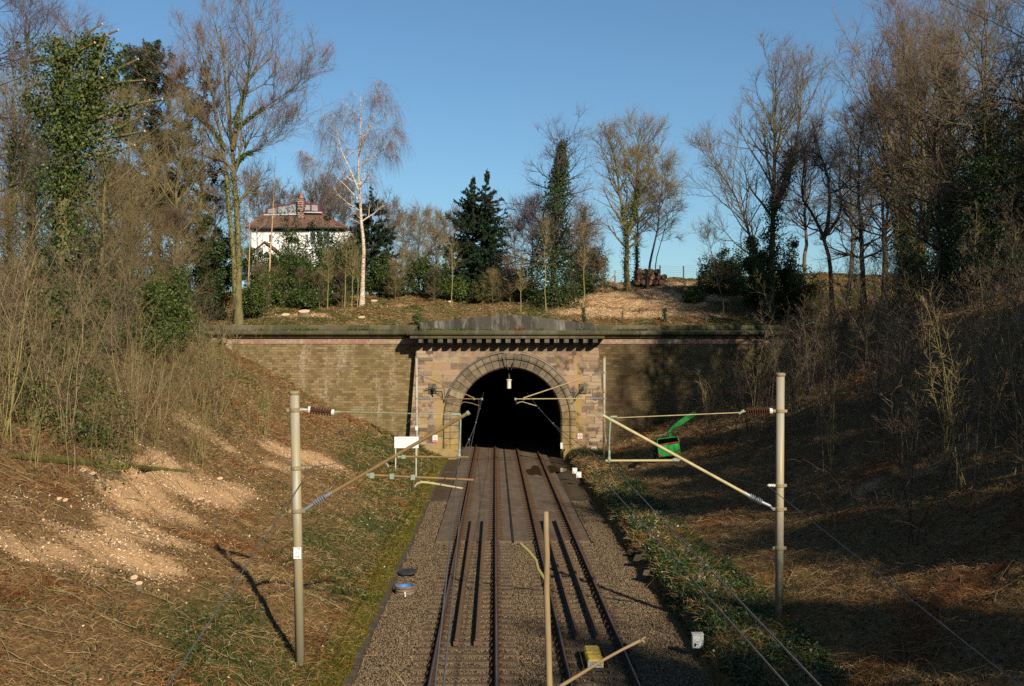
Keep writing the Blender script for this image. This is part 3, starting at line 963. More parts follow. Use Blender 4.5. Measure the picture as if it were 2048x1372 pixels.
def mast(name, Y, base_px, top_px, rad, label, seedk, bands, base_sink=.3):
    b0 = at(base_px[0], base_px[1], Y); t0 = at(top_px[0], top_px[1], Y)
    r = root(name, (b0.x, Y, g1(b0.x, Y)), label, 'overhead line mast', 'overhead line masts')
    bb = b0 + (b0 - t0).normalized() * base_sink
    b = MB(); b.tube([bb, t0], rad, 20); b.build('pole', 'mast', r, True)
    b = MB(); b.lathe(t0 + Vector((0, 0, -.06)), t0 + Vector((0, 0, .1)), [(0, rad * 1.12), (.04, rad * 1.25), (.07, rad * 1.25), (.09, rad * .9)], 20); b.build('cap', 'mast_clamp', r)
    for py in bands:
        f = (py - base_px[1]) / (top_px[1] - base_px[1])
        c = b0.lerp(t0, f)
        b = MB(); b.lathe(c - Vector((0, 0, .05)), c + Vector((0, 0, .05)), [(0, rad * 1.04), (.012, rad * 1.13), (.088, rad * 1.13), (.1, rad * 1.04)], 20)
        b.box(c.x - rad * 1.7, c.x + rad * 1.7, c.y - .02, c.y + .02, c.z - .035, c.z + .035)
        b.build('clamp_band', 'mast_clamp', r)
    return r


# near left mast
LY = 26.75
lm = mast('overhead_mast', LY, (600, 1306), (589, 784), .107, 'tubular mast standing on the sunlit left bank with number plates CM 07 04', 1, (820, 936, 1022))


def A(px, py, Y=LY, dy=0.0):
    q = at(px, py, Y); return Vector((q.x, Y + dy, q.z))


b = MB(); b.tube([A(594, 819), A(606, 819), A(617, 820)], .03, 6); b.build('stay_bracket', 'grey_post', lm)
b = MB(); p0, p1 = A(620, 820), A(664, 825); b.lathe(p0, p1, ribbed(p0, p1, 8, .035, .09), 16); ins = b.build('stay_insulator', 'insulator_brown', lm)
b = MB(); b.lathe(A(615, 819.5), A(621, 820), [(0, .05), (.02, .085), (.07, .085)], 12); b.lathe(A(663, 824.8), A(669, 825.4), [(0, .075), (.06, .075), (.07, .03)], 12); b.build('insulator_cap', 'insulator_cream', ins)
b = MB(); b.tube([A(668, 825), A(678, 823.5), A(917, 829.5)], .011, 5); b.tube([A(668, 825), A(680, 824)], .03, 5); b.build('stay_rod', 'patina', lm)
b = MB(); b.tube([A(648, 995), A(938, 825)], .042, 10); b.build('cantilever_tube', 'tube_brown', lm)
b = MB(); b.tube([A(934, 827.5), A(939, 824.5)], .055, 8); b.tube([A(905, 829.5), A(920, 829), A(921, 836)], .035, 6); b.build('tube_clamp', 'patina', lm)
p0, p1 = A(628, 1007), A(652, 992)
b = MB(); b.lathe(p0, p1, ribbed(p0, p1, 6, .035, .075), 14); ins = b.build('cantilever_insulator', 'insulator_grey', lm)
b = MB(); b.tube([A(612, 1018), A(628, 1007)], .035, 8); b.build('insulator_fitting', 'insulator_grey', ins); b = MB(); b.tube([A(651, 993), A(665, 985)], .045, 8); b.build('insulator_fitting', 'insulator_grey', ins); b = MB(); b.tube([A(598, 1022), A(610, 1021), A(613, 1015)], .03, 6); b.build('insulator_fitting', 'insulator_grey', ins)
b = MB(); b.tube([A(920, 834), A(921, 846), A(920, 880), A(919, 900)], [.03, .02, .018, .03], 6); b.lathe(A(919, 896), A(917.5, 917), [(0, .02), (.05, .035), (.12, .03), (.18, .05), (.24, .02)], 8); b.build('hanger', 'patina', lm)
b = MB(); b.tube([A(800, 913.5), A(937, 914.5)], .025, 8); b.build('strut_tube', 'tube_brown', lm)
b = MB(); b.tube([A(790, 908), A(797, 914), A(812, 913.5)], .03, 6); b.box(*[q for q in (A(803, 913).x, A(811, 913).x, LY - .04, LY + .04, A(806, 917).z, A(806, 910).z)]); b.tube([A(770, 923), A(777, 934)], .022, 5); b.build('strut_clamp', 'patina', lm)
b = MB(); b.tube([A(738, 950), A(947, 960)], .028, 8); b.build('registration_tube', 'tube_brown', lm)
b = MB(); b.tube([A(731, 946), A(738, 951), A(750, 951)], .032, 6); b.build('registration_clamp', 'patina', lm)
for px in (744, 784, 826):
    b = MB(); c = A(px, 950.5 + (px - 740) * .048); b.box(c.x - .05, c.x + .05, LY - .05, LY + .05, c.z - .06, c.z + .06)
    b.build('registration_clamp', 'patina', lm)
b = MB(); b.tube([A(825, 955), A(825, 984)], .022, 6); b.build('drop_post', 'dark_metal', lm)
b = MB(); b.tube([A(829, 973), A(834, 967.5), A(843, 964.5), A(853, 965), A(884, 970), A(926, 977)], [.02, .026, .03, .03, .026, .02], 8); b.build('steady_arm', 'tube_pale', lm)
b = MB(); b.tube([A(604, 936), A(612, 936)], .03, 6); b.lathe(A(611, 936), A(623, 935.5), [(0, .035), (.03, .06), (.05, .035), (.08, .06), (.1, .035), (.14, .04)], 10); b.build('earth_insulator', 'mast_clamp', lm)
b = MB(); c = A(596.5, 1104); b.box(c.x - .085, c.x + .085, LY - .122, LY - .112, c.z - .135, c.z + .125); pl = b.build('number_plate', 'sign_white', lm)
for s_, dz in (('CM', .085), ('07', -.003), ('04', -.09)):
    text('plate_lettering', s_, .088, 'sign_ink', pl, (c.x, LY - .1225, c.z + dz))

# near right mast
RY = 29.7
rm = mast('overhead_mast', RY, (1558, 1243), (1561, 748), .102, 'pale tubular mast on the shaded right bank, lit by the sun', 2, (822, 971, 1018, 1096))


def B(px, py, dy=0.0):
    return A(px, py, RY, dy)


b = MB(); b.tube([B(1556, 822), B(1545, 822)], .03, 6); b.build('stay_bracket', 'mast_clamp', rm)
p0, p1 = B(1538, 822), B(1492, 823)
b = MB(); b.lathe(p0, p1, ribbed(p0, p1, 10, .035, .105), 16); ins = b.build('stay_insulator', 'insulator_brown', rm)
b = MB(); b.lathe(B(1545, 822), B(1537, 822), [(0, .06), (.03, .08), (.08, .075)], 12); b.build('insulator_cap', 'insulator_cream', ins)
b = MB(); b.tube([B(1491, 823), B(1482, 825), B(1225, 836)], .013, 5); b.build('stay_rod', 'tube_pale', rm)
b = MB(); b.tube([B(1488, 820), B(1478, 828)], .03, 5); b.tube([B(1234, 834), B(1222, 834), B(1220, 842)], .04, 6); b.tube([B(1206, 828), B(1202, 833)], .05, 6); b.build('tube_clamp', 'patina', rm)
b = MB(); b.tube([B(1490, 987), B(1204, 830)], .042, 10); b.build('cantilever_tube', 'tube_pale', rm)
p0, p1 = B(1499, 992), B(1524, 1005)
b = MB(); b.lathe(p0, p1, ribbed(p0, p1, 7, .035, .08), 14); ins = b.build('cantilever_insulator', 'insulator_grey', rm)
b = MB(); b.tube([B(1488, 986), B(1500, 992.5)], .05, 8); b.build('insulator_fitting', 'insulator_grey', ins); b = MB(); b.tube([B(1523, 1004), B(1540, 1012)], .04, 8); b.tube([B(1540, 1011), B(1545, 1018), B(1555, 1018)], .03, 6); b.build('insulator_fitting', 'insulator_grey', ins)
b = MB(); b.tube([B(1221, 838), B(1219, 870), B(1218, 905)], [.03, .02, .02], 6); b.lathe(B(1218.5, 900), B(1218, 928), [(0, .02), (.05, .035), (.16, .03), (.24, .05), (.32, .02)], 8); b.build('hanger', 'patina', rm)
b = MB(); b.tube([B(1211, 921.5), B(1349, 921)], .030, 8); b.build('strut_tube', 'tube_pale', rm)
b = MB(); b.tube([B(1344, 920), B(1356, 921), B(1361, 917)], .035, 6); b.box(B(1346, 0).x, B(1354, 0).x, RY - .04, RY + .04, B(0, 924).z, B(0, 918).z); b.build('strut_clamp', 'patina', rm)
b = MB(); b.tube([B(1556, 971), B(1548, 971)], .03, 6); b.lathe(B(1549, 971), B(1534, 971), [(0, .03), (.03, .045), (.05, .03), (.08, .045), (.1, .03), (.14, .045), (.18, .02)], 10); b.build('earth_insulator', 'insulator_cream', rm)

# far pair in front of the portal
PY = 75.0
for sd, bx, tx, base in (('left', 834, 833, 948), ('right', 1208, 1208.5, 930)):
    D = lambda px, py: A(px, py, PY)
    fm = mast('overhead_mast', PY, (bx, base), (tx, 714), .088, 'slim mast left of the tunnel mouth beside the white sign board' if sd == 'left' else 'slim mast right of the tunnel mouth against the sooty wall', 3, (752, 797) if sd == 'left' else (745, 784, 797), 1.2)
    if sd == 'left':
        u0, u1, u2 = D(838, 748), D(858, 757), D(948, 796)
        l0, l1, l2 = D(838, 797), D(862, 797.2), D(964, 798)
        arm = [D(922, 808), D(925, 805), D(931, 804), D(945, 807), D(959, 812)]; dr = [D(957.5, 798), D(957, 811)]
        m_ = 'tube_brown'
    else:
        u0, u1, u2 = D(1203, 743), D(1184, 750), D(1047, 796)
        l0, l1, l2 = D(1203, 796.5), D(1180, 797), D(1031, 798)
        arm = [D(1034, 807), D(1038, 804.5), D(1045, 803.5), D(1058, 807.5), D(1074, 812)]; dr = [D(1032, 797), D(1032.5, 809)]
        m_ = 'tube_pale'
    b = MB(); b.tube([u1, u2], .038, 8); b.build('cantilever_tube', m_, fm)
    b = MB(); b.tube([l1, l2], .032, 8); b.build('registration_tube', m_, fm)
    for p0, p1 in ((u0, u1), (l0, l1)):
        b = MB(); b.lathe(p0, p1, ribbed(p0, p1, 7, .035, .07), 8); b.build('rod_insulator', 'insulator_grey', fm)
    b = MB(); b.tube(arm, .026, 6); b.build('steady_arm', m_, fm)
    b = MB(); b.tube(dr, .022, 6); b.build('drop_post', 'dark_metal', fm)
    b = MB(); c = l2; b.box(c.x - .06, c.x + .06, PY - .05, PY + .05, c.z - .07, c.z + .07); b.lathe(u2, u2 + Vector((.01, 0, -.12)), [(0, .05), (.12, .05)], 6); b.build('tube_clamp', 'patina', fm)
    if sd == 'left':
        c = D(833.3, 856); b = MB(); b.box(c.x - .07, c.x + .07, PY - .10, PY - .09, c.z - .13, c.z + .13); pl = b.build('number_plate', 'sign_white', fm)
        for s_, dz in (('CM', .08), ('07', 0), ('05', -.08)):
            text('plate_lettering', s_, .07, 'sign_ink', pl, (c.x, PY - .101, c.z + dz))


# wires
def sag(p0, p1, s, n=14):
    return [Vector(p0).lerp(Vector(p1), i / n) - Vector((0, 0, 4 * s * (i / n) * (1 - i / n))) for i in range(n + 1)]


def wire(label, segs, r=.0105, name='overhead_wire', mat='wire', grp='overhead line wires'):
    b = MB()
    pts = []
    for p0, p1, s in segs:
        pts += sag(p0, p1, s)[(1 if pts else 0):]
    b.tube(pts, r, 5)
    return meta(b.build(name, mat), label, 'wire', grp), pts


def nearp(px, py, drop):
    s_ = (py - 704) / drop
    q = at(px, py, F_PX / s_)
    return q


def ext(a, b, Y):
    a = Vector(a); b = Vector(b)
    return a + (b - a) * ((Y - a.y) / (b.y - a.y))


lc0, lc1, lc2 = A(958, 812, PY), A(925, 977), nearp(887, 1372, 2.98)
wire('lower contact wire above the left track', [((lc0.x - .1, 150, lc0.z), lc0, 0), (lc0, lc1, .02), (lc1, ext(lc1, lc2, -6), 0)])
lt0, lt1, lt2 = A(964, 797, PY), A(918, 917), nearp(870, 1372, 2.7)
_, lcat = wire('upper supporting wire above the left track', [((lt0.x, 150, lt0.z), lt0, 0), (lt0, lt1, .35), (lt1, ext(lt1, lt2, -6), 0)])
rc0, rc1, rc2 = A(1074, 812, PY), Vector((2.54, RY, 4.41)), nearp(1575, 1372, 2.98)
wire('lower contact wire above the right track', [((rc0.x, 150, rc0.z), rc0, 0), (rc0, rc1, .02), (rc1, ext(rc1, rc2, -6), 0)])
rt0, rt1, rt2 = A(1062, 796, PY), B(1218, 926), nearp(1640, 1372, 2.75)
wire('upper supporting wire above the right track', [((rt0.x, 150, rt0.z), rt0, 0), (rt0, rt1, .3), (rt1, ext(rt1, rt2, -6), 0)])
e1 = A(622, 935.5); e2 = nearp(335, 1372, 2.9)
wire('thin earth wire from the portal past the left mast to the camera', [(A(852, 782, 83.3), e1, 1.1), (e1, ext(e1, e2, -6), .0)], .008)
f1_ = B(1534, 971); f2_ = nearp(2040, 1372, 3.3)
wire('thin earth wire from the portal past the right mast', [(A(1157, 790, 83.3), f1_, 1.0), (f1_, ext(f1_, f2_, -6), 0)], .009)
# droppers
for (c0, c1), (t0, t1), sg, lab in (((lc0, lc1), (lt0, lt1), .35, 'left'), ((rc0, rc1), (rt0, rt1), .3, 'right')):
    for i, q in enumerate((.22, .5, .78)):
        pa = Vector(c0).lerp(Vector(c1), q); pb = Vector(t0).lerp(Vector(t1), q); pb.z -= 4 * sg * q * (1 - q)
        b = MB(); b.tube([pa, pb], .006, 4); b.box(pb.x - .03, pb.x + .03, pb.y - .03, pb.y + .03, pb.z - .03, pb.z + .03)
        meta(b.build('dropper', 'wire'), 'thin dropper wire between the two %s track overhead wires before the tunnel' % lab, 'dropper', 'droppers above the %s track' % lab)
pa, pb = ext(rc1, rc2, 15.2), ext(rt1, rt2, 15.2)
b = MB(); b.tube([pb, pb.lerp(pa, .85) + Vector((.02, 0, 0)), pa, pb.lerp(pa, .85) - Vector((.02, 0, 0)), pb - Vector((.03, 0, 0))], .006, 4); b.box(pb.x - .02, pb.x + .02, pb.y - .02, pb.y + .02, pb.z - .025, pb.z + .025)
meta(b.build('dropper', 'wire'), 'looped dropper on the overhead wires above the right ditch, nearest the camera', 'dropper')

# ------------------------------------------------------------------ lineside things
# white tunnel board
sx, sy, sz = ground(790.5, 941)
SY = sy
a, c = at(789, 873.5, SY), at(837, 896, SY)
r = root('tunnel_board', ((a.x + c.x) / 2, SY, sz), 'white board with four lines of tunnel data on two grey posts', 'sign')
b = MB(); b.box(a.x, c.x, SY - .02, SY + .01, c.z, a.z); pl = b.build('board', 'sign_white', r)
cx_, cz_ = (a.x + c.x) / 2, (a.z + c.z) / 2
for s_, dz, sz_ in (('PRESTBURY TUNNEL', .21, .105), ('LENGTH 271 YARDS', .075, .1), ('ELR MCJ 01', -.06, .1), ('MILEAGE 7 MILES 04', -.2, .1)):
    text('board_lettering', s_, sz_, 'sign_ink', pl, (cx_, SY - .021, cz_ + dz))
for px in (791, 832):
    q = at(px, 890, SY); b = MB(); b.tube([(q.x, SY + .05, q.z), (q.x, SY + .05, g1(q.x, SY + .05) - .2)], .04, 8); b.build('post', 'grey_post', r)
# catch pit with blue lining and its lid
yy = CAM_H * F_PX / (1172 - 704); c = at(810, 1172, yy); c.z = -.2
r = root('catch_pit', c, 'ribbed brown pit ring with bright blue inside, in the ballast by the kerb', 'drain pit')
b = MB(); k_ = 28
prof_ = [(0, .29), (.0, .32), (.05, .32), (.06, .29), (.08, .29), (.09, .32), (.14, .32), (.15, .29), (.17, .29), (.18, .325), (.24, .325), (.24, .27)]
vs = [(c.x + rr * math.cos(2 * math.pi * j / k_), c.y + rr * math.sin(2 * math.pi * j / k_), -.2 + t) for t, rr in prof_ for j in range(k_)]
b.add(vs, [(i * k_ + j, i * k_ + (j + 1) % k_, (i + 1) * k_ + (j + 1) % k_, (i + 1) * k_ + j) for i in range(len(prof_) - 1) for j in range(k_)]); b.build('ring', 'ring_concrete', r)
b = MB(); vs = [(c.x + rr * math.cos(2 * math.pi * j / k_), c.y + rr * math.sin(2 * math.pi * j / k_), z) for z, rr in ((.035, .272), (-.02, .268), (-.06, .26)) for j in range(k_)]
b.add(vs, [(i * k_ + j, i * k_ + (j + 1) % k_, (i + 1) * k_ + (j + 1) % k_, (i + 1) * k_ + j) for i in range(2) for j in range(k_)] + [tuple(range(2 * k_, 3 * k_))]); b.build('lining', 'blue_lining', r)
b = MB(); b.tube([(c.x + .02, c.y - .31, -.12), (c.x + .03, c.y - .42, -.17), (c.x + .05, c.y - .55, -.185)], .03, 6); b.build('outlet', 'white_box', r)
yy = CAM_H * F_PX / (1138 - 704); c = at(815, 1138, yy); c.z = -.15
r = root('pit_lid', c, 'dark round pit lid propped on stones behind the blue pit', 'lid')
M = Matrix.Translation((c.x, c.y, -.10)) @ Matrix.Rotation(.1, 4, 'X') @ Matrix.Rotation(-.08, 4, 'Y')
b = MB(); b.lathe((0, 0, 0), (0, 0, 1), [(0, .30), (.0, .33), (.05, .33), (.06, .31)], 28); b.v = [tuple(M @ Vector(q)) for q in b.v]; b.build('plate', 'dark_metal', r)
b = MB(); b.box(-.03, .03, -.16, .04, .06, .09, M); b.build('lifting_bar', 'tyre', r)
# yellow box
yy = CAM_H * F_PX / (1310 - 704)
c = at(1187, 1310, yy); X0, Y0 = c.x, c.y
r = root('track_device', (X0, Y0, -.18), 'yellow twin topped box in a steel cradle between the rails of the right track', 'track equipment')
b = MB()
for ya_, yb_ in ((Y0 - .62, Y0 - .02), (Y0 + .12, Y0 + .72)):
    b.prism([(X0 - .19, -.14), (X0 + .19, -.14), (X0 + .19, .02), (X0 + .15, .06), (X0 - .15, .06), (X0 - .19, .02)], ya_, yb_)
b.build('cover', 'yellow', r)
b = MB(); b.box(X0 - .16, X0 + .16, Y0 - .02, Y0 + .12, -.14, .03); b.build('joint_block', 'label_grey', r)
b = MB(); b.box(X0 - .18, X0 + .16, Y0 - .635, Y0 - .622, -.13, .03); lp = b.build('maker_plate', 'label_grey', r)
b = MB()
for j in range(3):
    b.box(X0 - .15, X0 + .13, Y0 - .639, Y0 - .636, -.005 - j * .04, .005 - j * .04)
b.build('plate_print', 'dark_metal', lp)
b = MB()
for dx in (-.30, .30):
    b.box(X0 + dx - .012, X0 + dx + .012, Y0 - .72, Y0 + .8, -.16, -.06)
b.box(X0 - .34, X0 + .34, Y0 - .78, Y0 - .72, -.18, -.12); b.box(X0 - .34, X0 + .34, Y0 + .8, Y0 + .86, -.18, -.12)
b.build('cradle', 'fence_wood', r)
# lineside cabinets
for (px, py, base, w_, h_, lab) in ((1395, 1281, 1316, .27, .33, 'white lineside cabinet on a black post at the foot of the right bank'),
                                    (1149.5, 941.5, 962, .27, .3, 'left one of two small white cabinets near the tunnel mouth'), (1157.5, 949.5, 970, .28, .3, 'right one of two small white cabinets near the tunnel mouth')):
    yy = (CAM_H + .2) * F_PX / (base - 704); c = at(px, py, yy)
    r = root('lineside_cabinet', (c.x, yy, -.2), lab, 'cabinet', 'white lineside cabinets')
    b = MB(); b.box(c.x - w_ / 2, c.x + w_ / 2, yy - .1, yy + .1, c.z - h_ / 2, c.z + h_ / 2); b.box(c.x - w_ / 2 - .01, c.x + w_ / 2 + .01, yy - .115, yy + .115, c.z + h_ / 2 - .004, c.z + h_ / 2 + .02); cb_ = b.build('cabinet_body', 'white_box', r)
    b = MB(); b.box(c.x - w_ * .35, c.x - w_ * .2, yy - .112, yy - .102, c.z - h_ * .36, c.z - h_ * .12); b.box(c.x - w_ * .35, c.x - w_ * .05, yy - .112, yy - .102, c.z - h_ * .25, c.z - h_ * .2); b.build('latch', 'dark_metal', cb_)
    b = MB(); b.tube([(c.x, yy, c.z - h_ / 2), (c.x, yy, -.35)], .022, 8); b.build('post', 'dark_metal', r)

# green wood chipper on the right bank
gx, gy, gzz = ground(1338, 921)
CH = root('wood_chipper', (gx, gy, gzz), 'green wood chipper with a raised chute and red triangles, parked on the right bank', 'wood chipper')


def C_(px, py, dy=0.0):
    q = at(px, py, gy + dy); return Vector((q.x, gy + dy, q.z))


def slab4(b, pts, dy0, dy1):
    vs = [Vector((p.x, p.y + dy0, p.z)) for p in pts] + [Vector((p.x, p.y + dy1, p.z)) for p in pts]
    n = len(pts)
    b.add(vs, [tuple(range(n)), tuple(range(2 * n - 1, n - 1, -1))] + [(i, i + n, (i + 1) % n + n, (i + 1) % n) for i in range(n)])
    return b


b = MB(); slab4(b, [C_(1314.5, 890), C_(1336, 889.5), C_(1337.5, 911.5), C_(1318, 914)], -.03, .03); slab4(b, [C_(1335.3, 889.5), C_(1358, 886), C_(1361.5, 909), C_(1336.6, 911.5)], -.05, .02); tg = b.build('tailgate', 'green_paint', CH)
b = MB()
fr = [C_(1315, 889.5), C_(1358, 886.0)]; tp = [C_(1314.5, 880.5, .25), C_(1318, 878, .3), C_(1348, 874, .3), C_(1355, 875.5, .3), C_(1357.5, 881, .25)]
b.tube([fr[0]] + tp + [fr[1]], .03, 6); b.build('hopper_rim', 'green_paint', CH)
b = MB()
bk = [Vector((q.x * .985 + gx * .015, q.y + 1.0, q.z - .12)) for q in (tp[0], tp[2], tp[4])]
lowb = [Vector((q.x, q.y + 1.1, q.z)) for q in (C_(1322, 910), C_(1352, 907))]
vs = [fr[0], tp[0], tp[1], tp[2], tp[3], tp[4], fr[1], bk[0], bk[1], bk[2], lowb[0], lowb[1], C_(1318, 914), C_(1361.5, 909)]
b.add(vs, [(0, 1, 7, 10, 12), (6, 5, 9, 11, 13), (1, 2, 3, 8, 7), (3, 4, 5, 9, 8), (7, 8, 9, 11, 10), (12, 10, 11, 13)]); b.build('hopper', 'green_dark', CH)
b = MB(); b.tube([C_(1315, 890, -.05), C_(1359, 883.5, -.05)], .022, 6); b.build('feed_bar', 'red_paint', CH)
for px, py in ((1319.8, 909), (1357, 904.5)):
    c = C_(px, py, -.07); b = MB(); b.prism([(c.x - .085, c.z - .06), (c.x + .085, c.z - .05), (c.x + .0, c.z + .09)], c.y - .012, c.y + .004); b.build('reflector', 'red_paint', CH)
b = MB(); slab4(b, [C_(1309, 893, .5), C_(1315, 892, .5), C_(1318, 913, .5), C_(1311, 915, .5)], -.1, 1.2); b.build('chassis', 'green_dark', CH)
for px in (1308, 1357):
    c = C_(px, 911, .75); b = MB(); b.lathe(c - Vector((.12, 0, 0)), c + Vector((.12, 0, 0)), [(0, .2), (.02, .32), (.2, .32), (.24, .2)], 20); wh = b.build('wheel', 'tyre', CH)
    b = MB(); b.lathe(c - Vector((.13, 0, 0)), c - Vector((.10, 0, 0)), [(0, .1), (.02, .17)], 14); b.build('rim', 'grey_post', wh)
b = MB(); slab4(b, [C_(1328, 876, .9), C_(1352, 873, .9), C_(1352, 905, .9), C_(1328, 908, .9)], 0, .9); b.build('engine_cover', 'green_dark', CH)
b = MB(); b.tube([C_(1340, 878, .9), C_(1339.5, 867, .9)], .11, 8); b.build('chute_neck', 'green_paint', CH)
b = MB(); slab4(b, [C_(1336, 864, .9), C_(1341, 863.5, .9), C_(1374, 842, .9), C_(1391, 831, .9), C_(1391.5, 825, .9), C_(1388, 822.5, .9), C_(1374, 830, .9), C_(1356, 842, .9), C_(1339, 858, .9)], -.1, .1); b.build('chute', 'green_paint', CH)
b = MB(); b.tube([C_(1307, 880, .6), C_(1308, 876, .6), C_(1322, 873, .6), C_(1338, 867, .7)], .022, 6); b.build('guard_bar', 'green_dark', CH)

# ------------------------------------------------------------------ house on the hill
HY = 128.0


def Hp(px, py, dy=0.0):
    return at(px, py, HY + dy)


HB = root('white_house', (Hp(598, 500).x, HY, 12), 'white rendered house with brown hipped roof and maroon glazed loft', 'house')
wl = Hp(503, 462); wr = Hp(704, 462)
b = MB(); b.box(wl.x, wr.x, HY, HY + 8, 11, wl.z); b.build('wall', 'house_white', HB)
gl_ = Hp(503, 505); gr_ = Hp(562, 510)
el, er = Hp(492, 455, -.5), Hp(694, 461, -.5)
rl, rr2 = Hp(531, 430.5, 3.2), Hp(641, 427.5, 3.2)
zt = max(rl.z, rr2.z); ze = el.z
b = MB()
vs = [(el.x, HY - .5, ze), (er.x, HY - .5, ze), (er.x, HY + 8.5, ze), (el.x, HY + 8.5, ze), (rl.x, HY + 3, zt), (rr2.x, HY + 3, zt), (rr2.x, HY + 5, zt), (rl.x, HY + 5, zt)]
b.add(vs, [(0, 1, 5, 4), (1, 2, 6, 5), (2, 3, 7, 6), (3, 0, 4, 7), (4, 5, 6, 7), (0, 3, 2, 1)]); rf = b.build('roof', 'roof_tile', HB)
b = MB(); b.tube([vs[0], vs[4]], .14, 6); b.tube([vs[1], vs[5]], .14, 6); b.build('hip_tiles', 'ridge_tile', rf)
b = MB(); b.tube([(el.x, HY - .55, ze - .05), (er.x, HY - .55, ze - .05)], .09, 6); b.build('gutter', 'gutter', rf)
# glazed loft
yl = HY + 2.6


def Lp(px, py):
    q = at(px, py, yl); return (q.x, q.z)


LF = MB(); poly = [Lp(531, 429), Lp(531, 416.5), Lp(597, 403.5), Lp(608, 404), Lp(640, 408.5), Lp(641, 424), Lp(606, 424), Lp(606, 429)]
LF.prism(poly, yl, yl + 3.4); lf = LF.build('loft', 'maroon', HB)
for pts in ([(536, 426.5), (536, 419), (554, 415.4), (554, 427)], [(556, 427), (556, 415), (575, 411), (575, 427.3)], [(577, 427.4), (577, 410.6), (595, 407), (595, 428)],
            [(610, 420.3), (610, 410), (620, 410.5), (620, 420.5)], [(623.5, 421), (623.5, 409.8), (635.5, 410.5), (635.5, 422)]):
    b = MB(); b.prism([Lp(*q) for q in pts], yl - .06, yl - .012); b.build('pane', 'glass_pale', lf)
b = MB(); q0, q1 = Lp(528, 431.5), Lp(608, 430); b.prism([q0, q1, Lp(608, 428), Lp(528, 428.8)], yl - .3, yl - .08); q0, q1 = Lp(606, 426), Lp(645, 426.5); b.prism([q0, q1, Lp(645, 424.4), Lp(606, 424)], yl - .3, yl - .08); b.build('flashing', 'lead', lf)
cq = at(602, 430, HY + 2.2); ct = at(602, 399, HY + 2.2)
b = MB(); b.box(cq.x - .33, cq.x + .33, HY + 1.9, HY + 2.5, cq.z - 1.2, ct.z); chm = b.build('chimney', 'chimney_brick', rf)
b = MB(); b.box(cq.x - .38, cq.x + .38, HY + 1.84, HY + 2.56, ct.z, ct.z + .12); b.build('chimney_cap', 'stone', rf)
b = MB(); b.lathe((cq.x, HY + 2.2, ct.z + .12), (cq.x, HY + 2.2, ct.z + 1), [(0, .2), (.1, .17), (.42, .16), (.46, .22), (.52, .22), (.54, .16)], 12); b.build('chimney_pot', 'chimney_pot', rf)
for (x0, y0, x1, y1, n, lab) in ((619, 462, 660, 491, 3, 0), (537, 468, 547, 486, 1, 0), (661, 466, 668, 486, 1, 0), (612, 467, 618, 488, 1, 0), (540, 520, 560, 545, 2, 0), (688, 478, 693, 488, 1, 0)):
    a, c = at(x0, y0, HY), at(x1, y1, HY)
    b = MB(); b.box(a.x, c.x, HY - .1, HY - .003, c.z, a.z); wf = b.build('window', 'house_frame', HB)
    for i in range(n):
        ww = (c.x - a.x) / n; b = MB(); b.box(a.x + ww * i + .09, a.x + ww * (i + 1) - .09, HY - .13, HY - .103, c.z + .1, a.z - .12); b.build('pane', 'glass_dark', wf)
b = MB(); b.box(at(600, 0, HY).x, at(690, 0, HY).x, HY - .12, HY - .004, at(0, 497, HY).z, at(0, 495, HY).z); b.build('string_band', 'house_frame', HB)
b = MB()          # lower lean-to roof at the left front
p = [at(503, 505, HY - 3), at(515, 492, HY - 3), at(562, 514, HY - 3)]
# small gable porch
b.prism([(at(498, 0, HY - 3).x, 10.5), (at(560, 0, HY - 3).x, 10.5), (at(560, 0, HY - 3).x, at(0, 512, HY - 3).z), (at(529, 0, HY - 3).x, at(0, 487, HY - 3).z), (at(498, 0, HY - 3).x, at(0, 512, HY - 3).z)], HY - 3, HY - .005)
pw = b.build('porch_wall', 'house_white', HB)
b = MB()
ax, bx_, cx2 = at(494, 514, HY - 3.2), at(529, 484.5, HY - 3.2), at(564, 514, HY - 3.2)
for q0, q1 in ((ax, bx_), (bx_, cx2)):
    b.add([(q0.x, HY - 3.2, q0.z), (q1.x, HY - 3.2, q1.z), (q1.x, HY - .01, q1.z), (q0.x, HY - .01, q0.z), (q0.x, HY - 3.2, q0.z + .16), (q1.x, HY - 3.2, q1.z + .16), (q1.x, HY - .01, q1.z + .16), (q0.x, HY - .01, q0.z + .16)],
          [(0, 1, 2, 3), (4, 7, 6, 5), (0, 4, 5, 1), (2, 6, 7, 3), (0, 3, 7, 4), (1, 5, 6, 2)])
b.build('porch_roof', 'roof_tile', HB)

# ------------------------------------------------------------------ fences, logs, stumps on the hill
FYc = 108.0
FN = root('wire_fence', (at(1340, 556, FYc).x, FYc, 14), 'wire mesh fence on wooden posts against the sky on the crest', 'fence')
posts = [1230, 1320, 1367, 1404, 1460]
for px in posts:
    x = at(px, 550, FYc).x; z = g1(x, FYc)
    b = MB(); b.box(x - .055, x + .055, FYc - .05, FYc + .05, z - .3, z + 1.4); b.build('post', 'fence_new' if px == 1230 else 'fence_wood', FN)
x0 = at(1230, 550, FYc).x; x1 = at(1460, 550, FYc).x
b = MB()
for hh in (.15, .35, .55, .75, .95, 1.15, 1.32):
    b.tube([(x, FYc - .06, g1(x, FYc) + hh) for x in np.linspace(x0, x1, 12)], .006, 4)
for x in np.arange(x0, x1, .3):
    z = g1(x, FYc); b.tube([(x, FYc - .06, z + .1), (x, FYc - .06, z + .97)], .004, 4)
b.build('mesh_wire', 'wire', FN)
b = MB(); xx = at(1229, 0, FYc).x; b.tube([(xx, FYc - .08, g1(xx, FYc) + 1.0), (xx - .9, FYc - .08, g1(xx - .9, FYc) - .05)], .05, 6); b.build('brace', 'fence_new', FN)
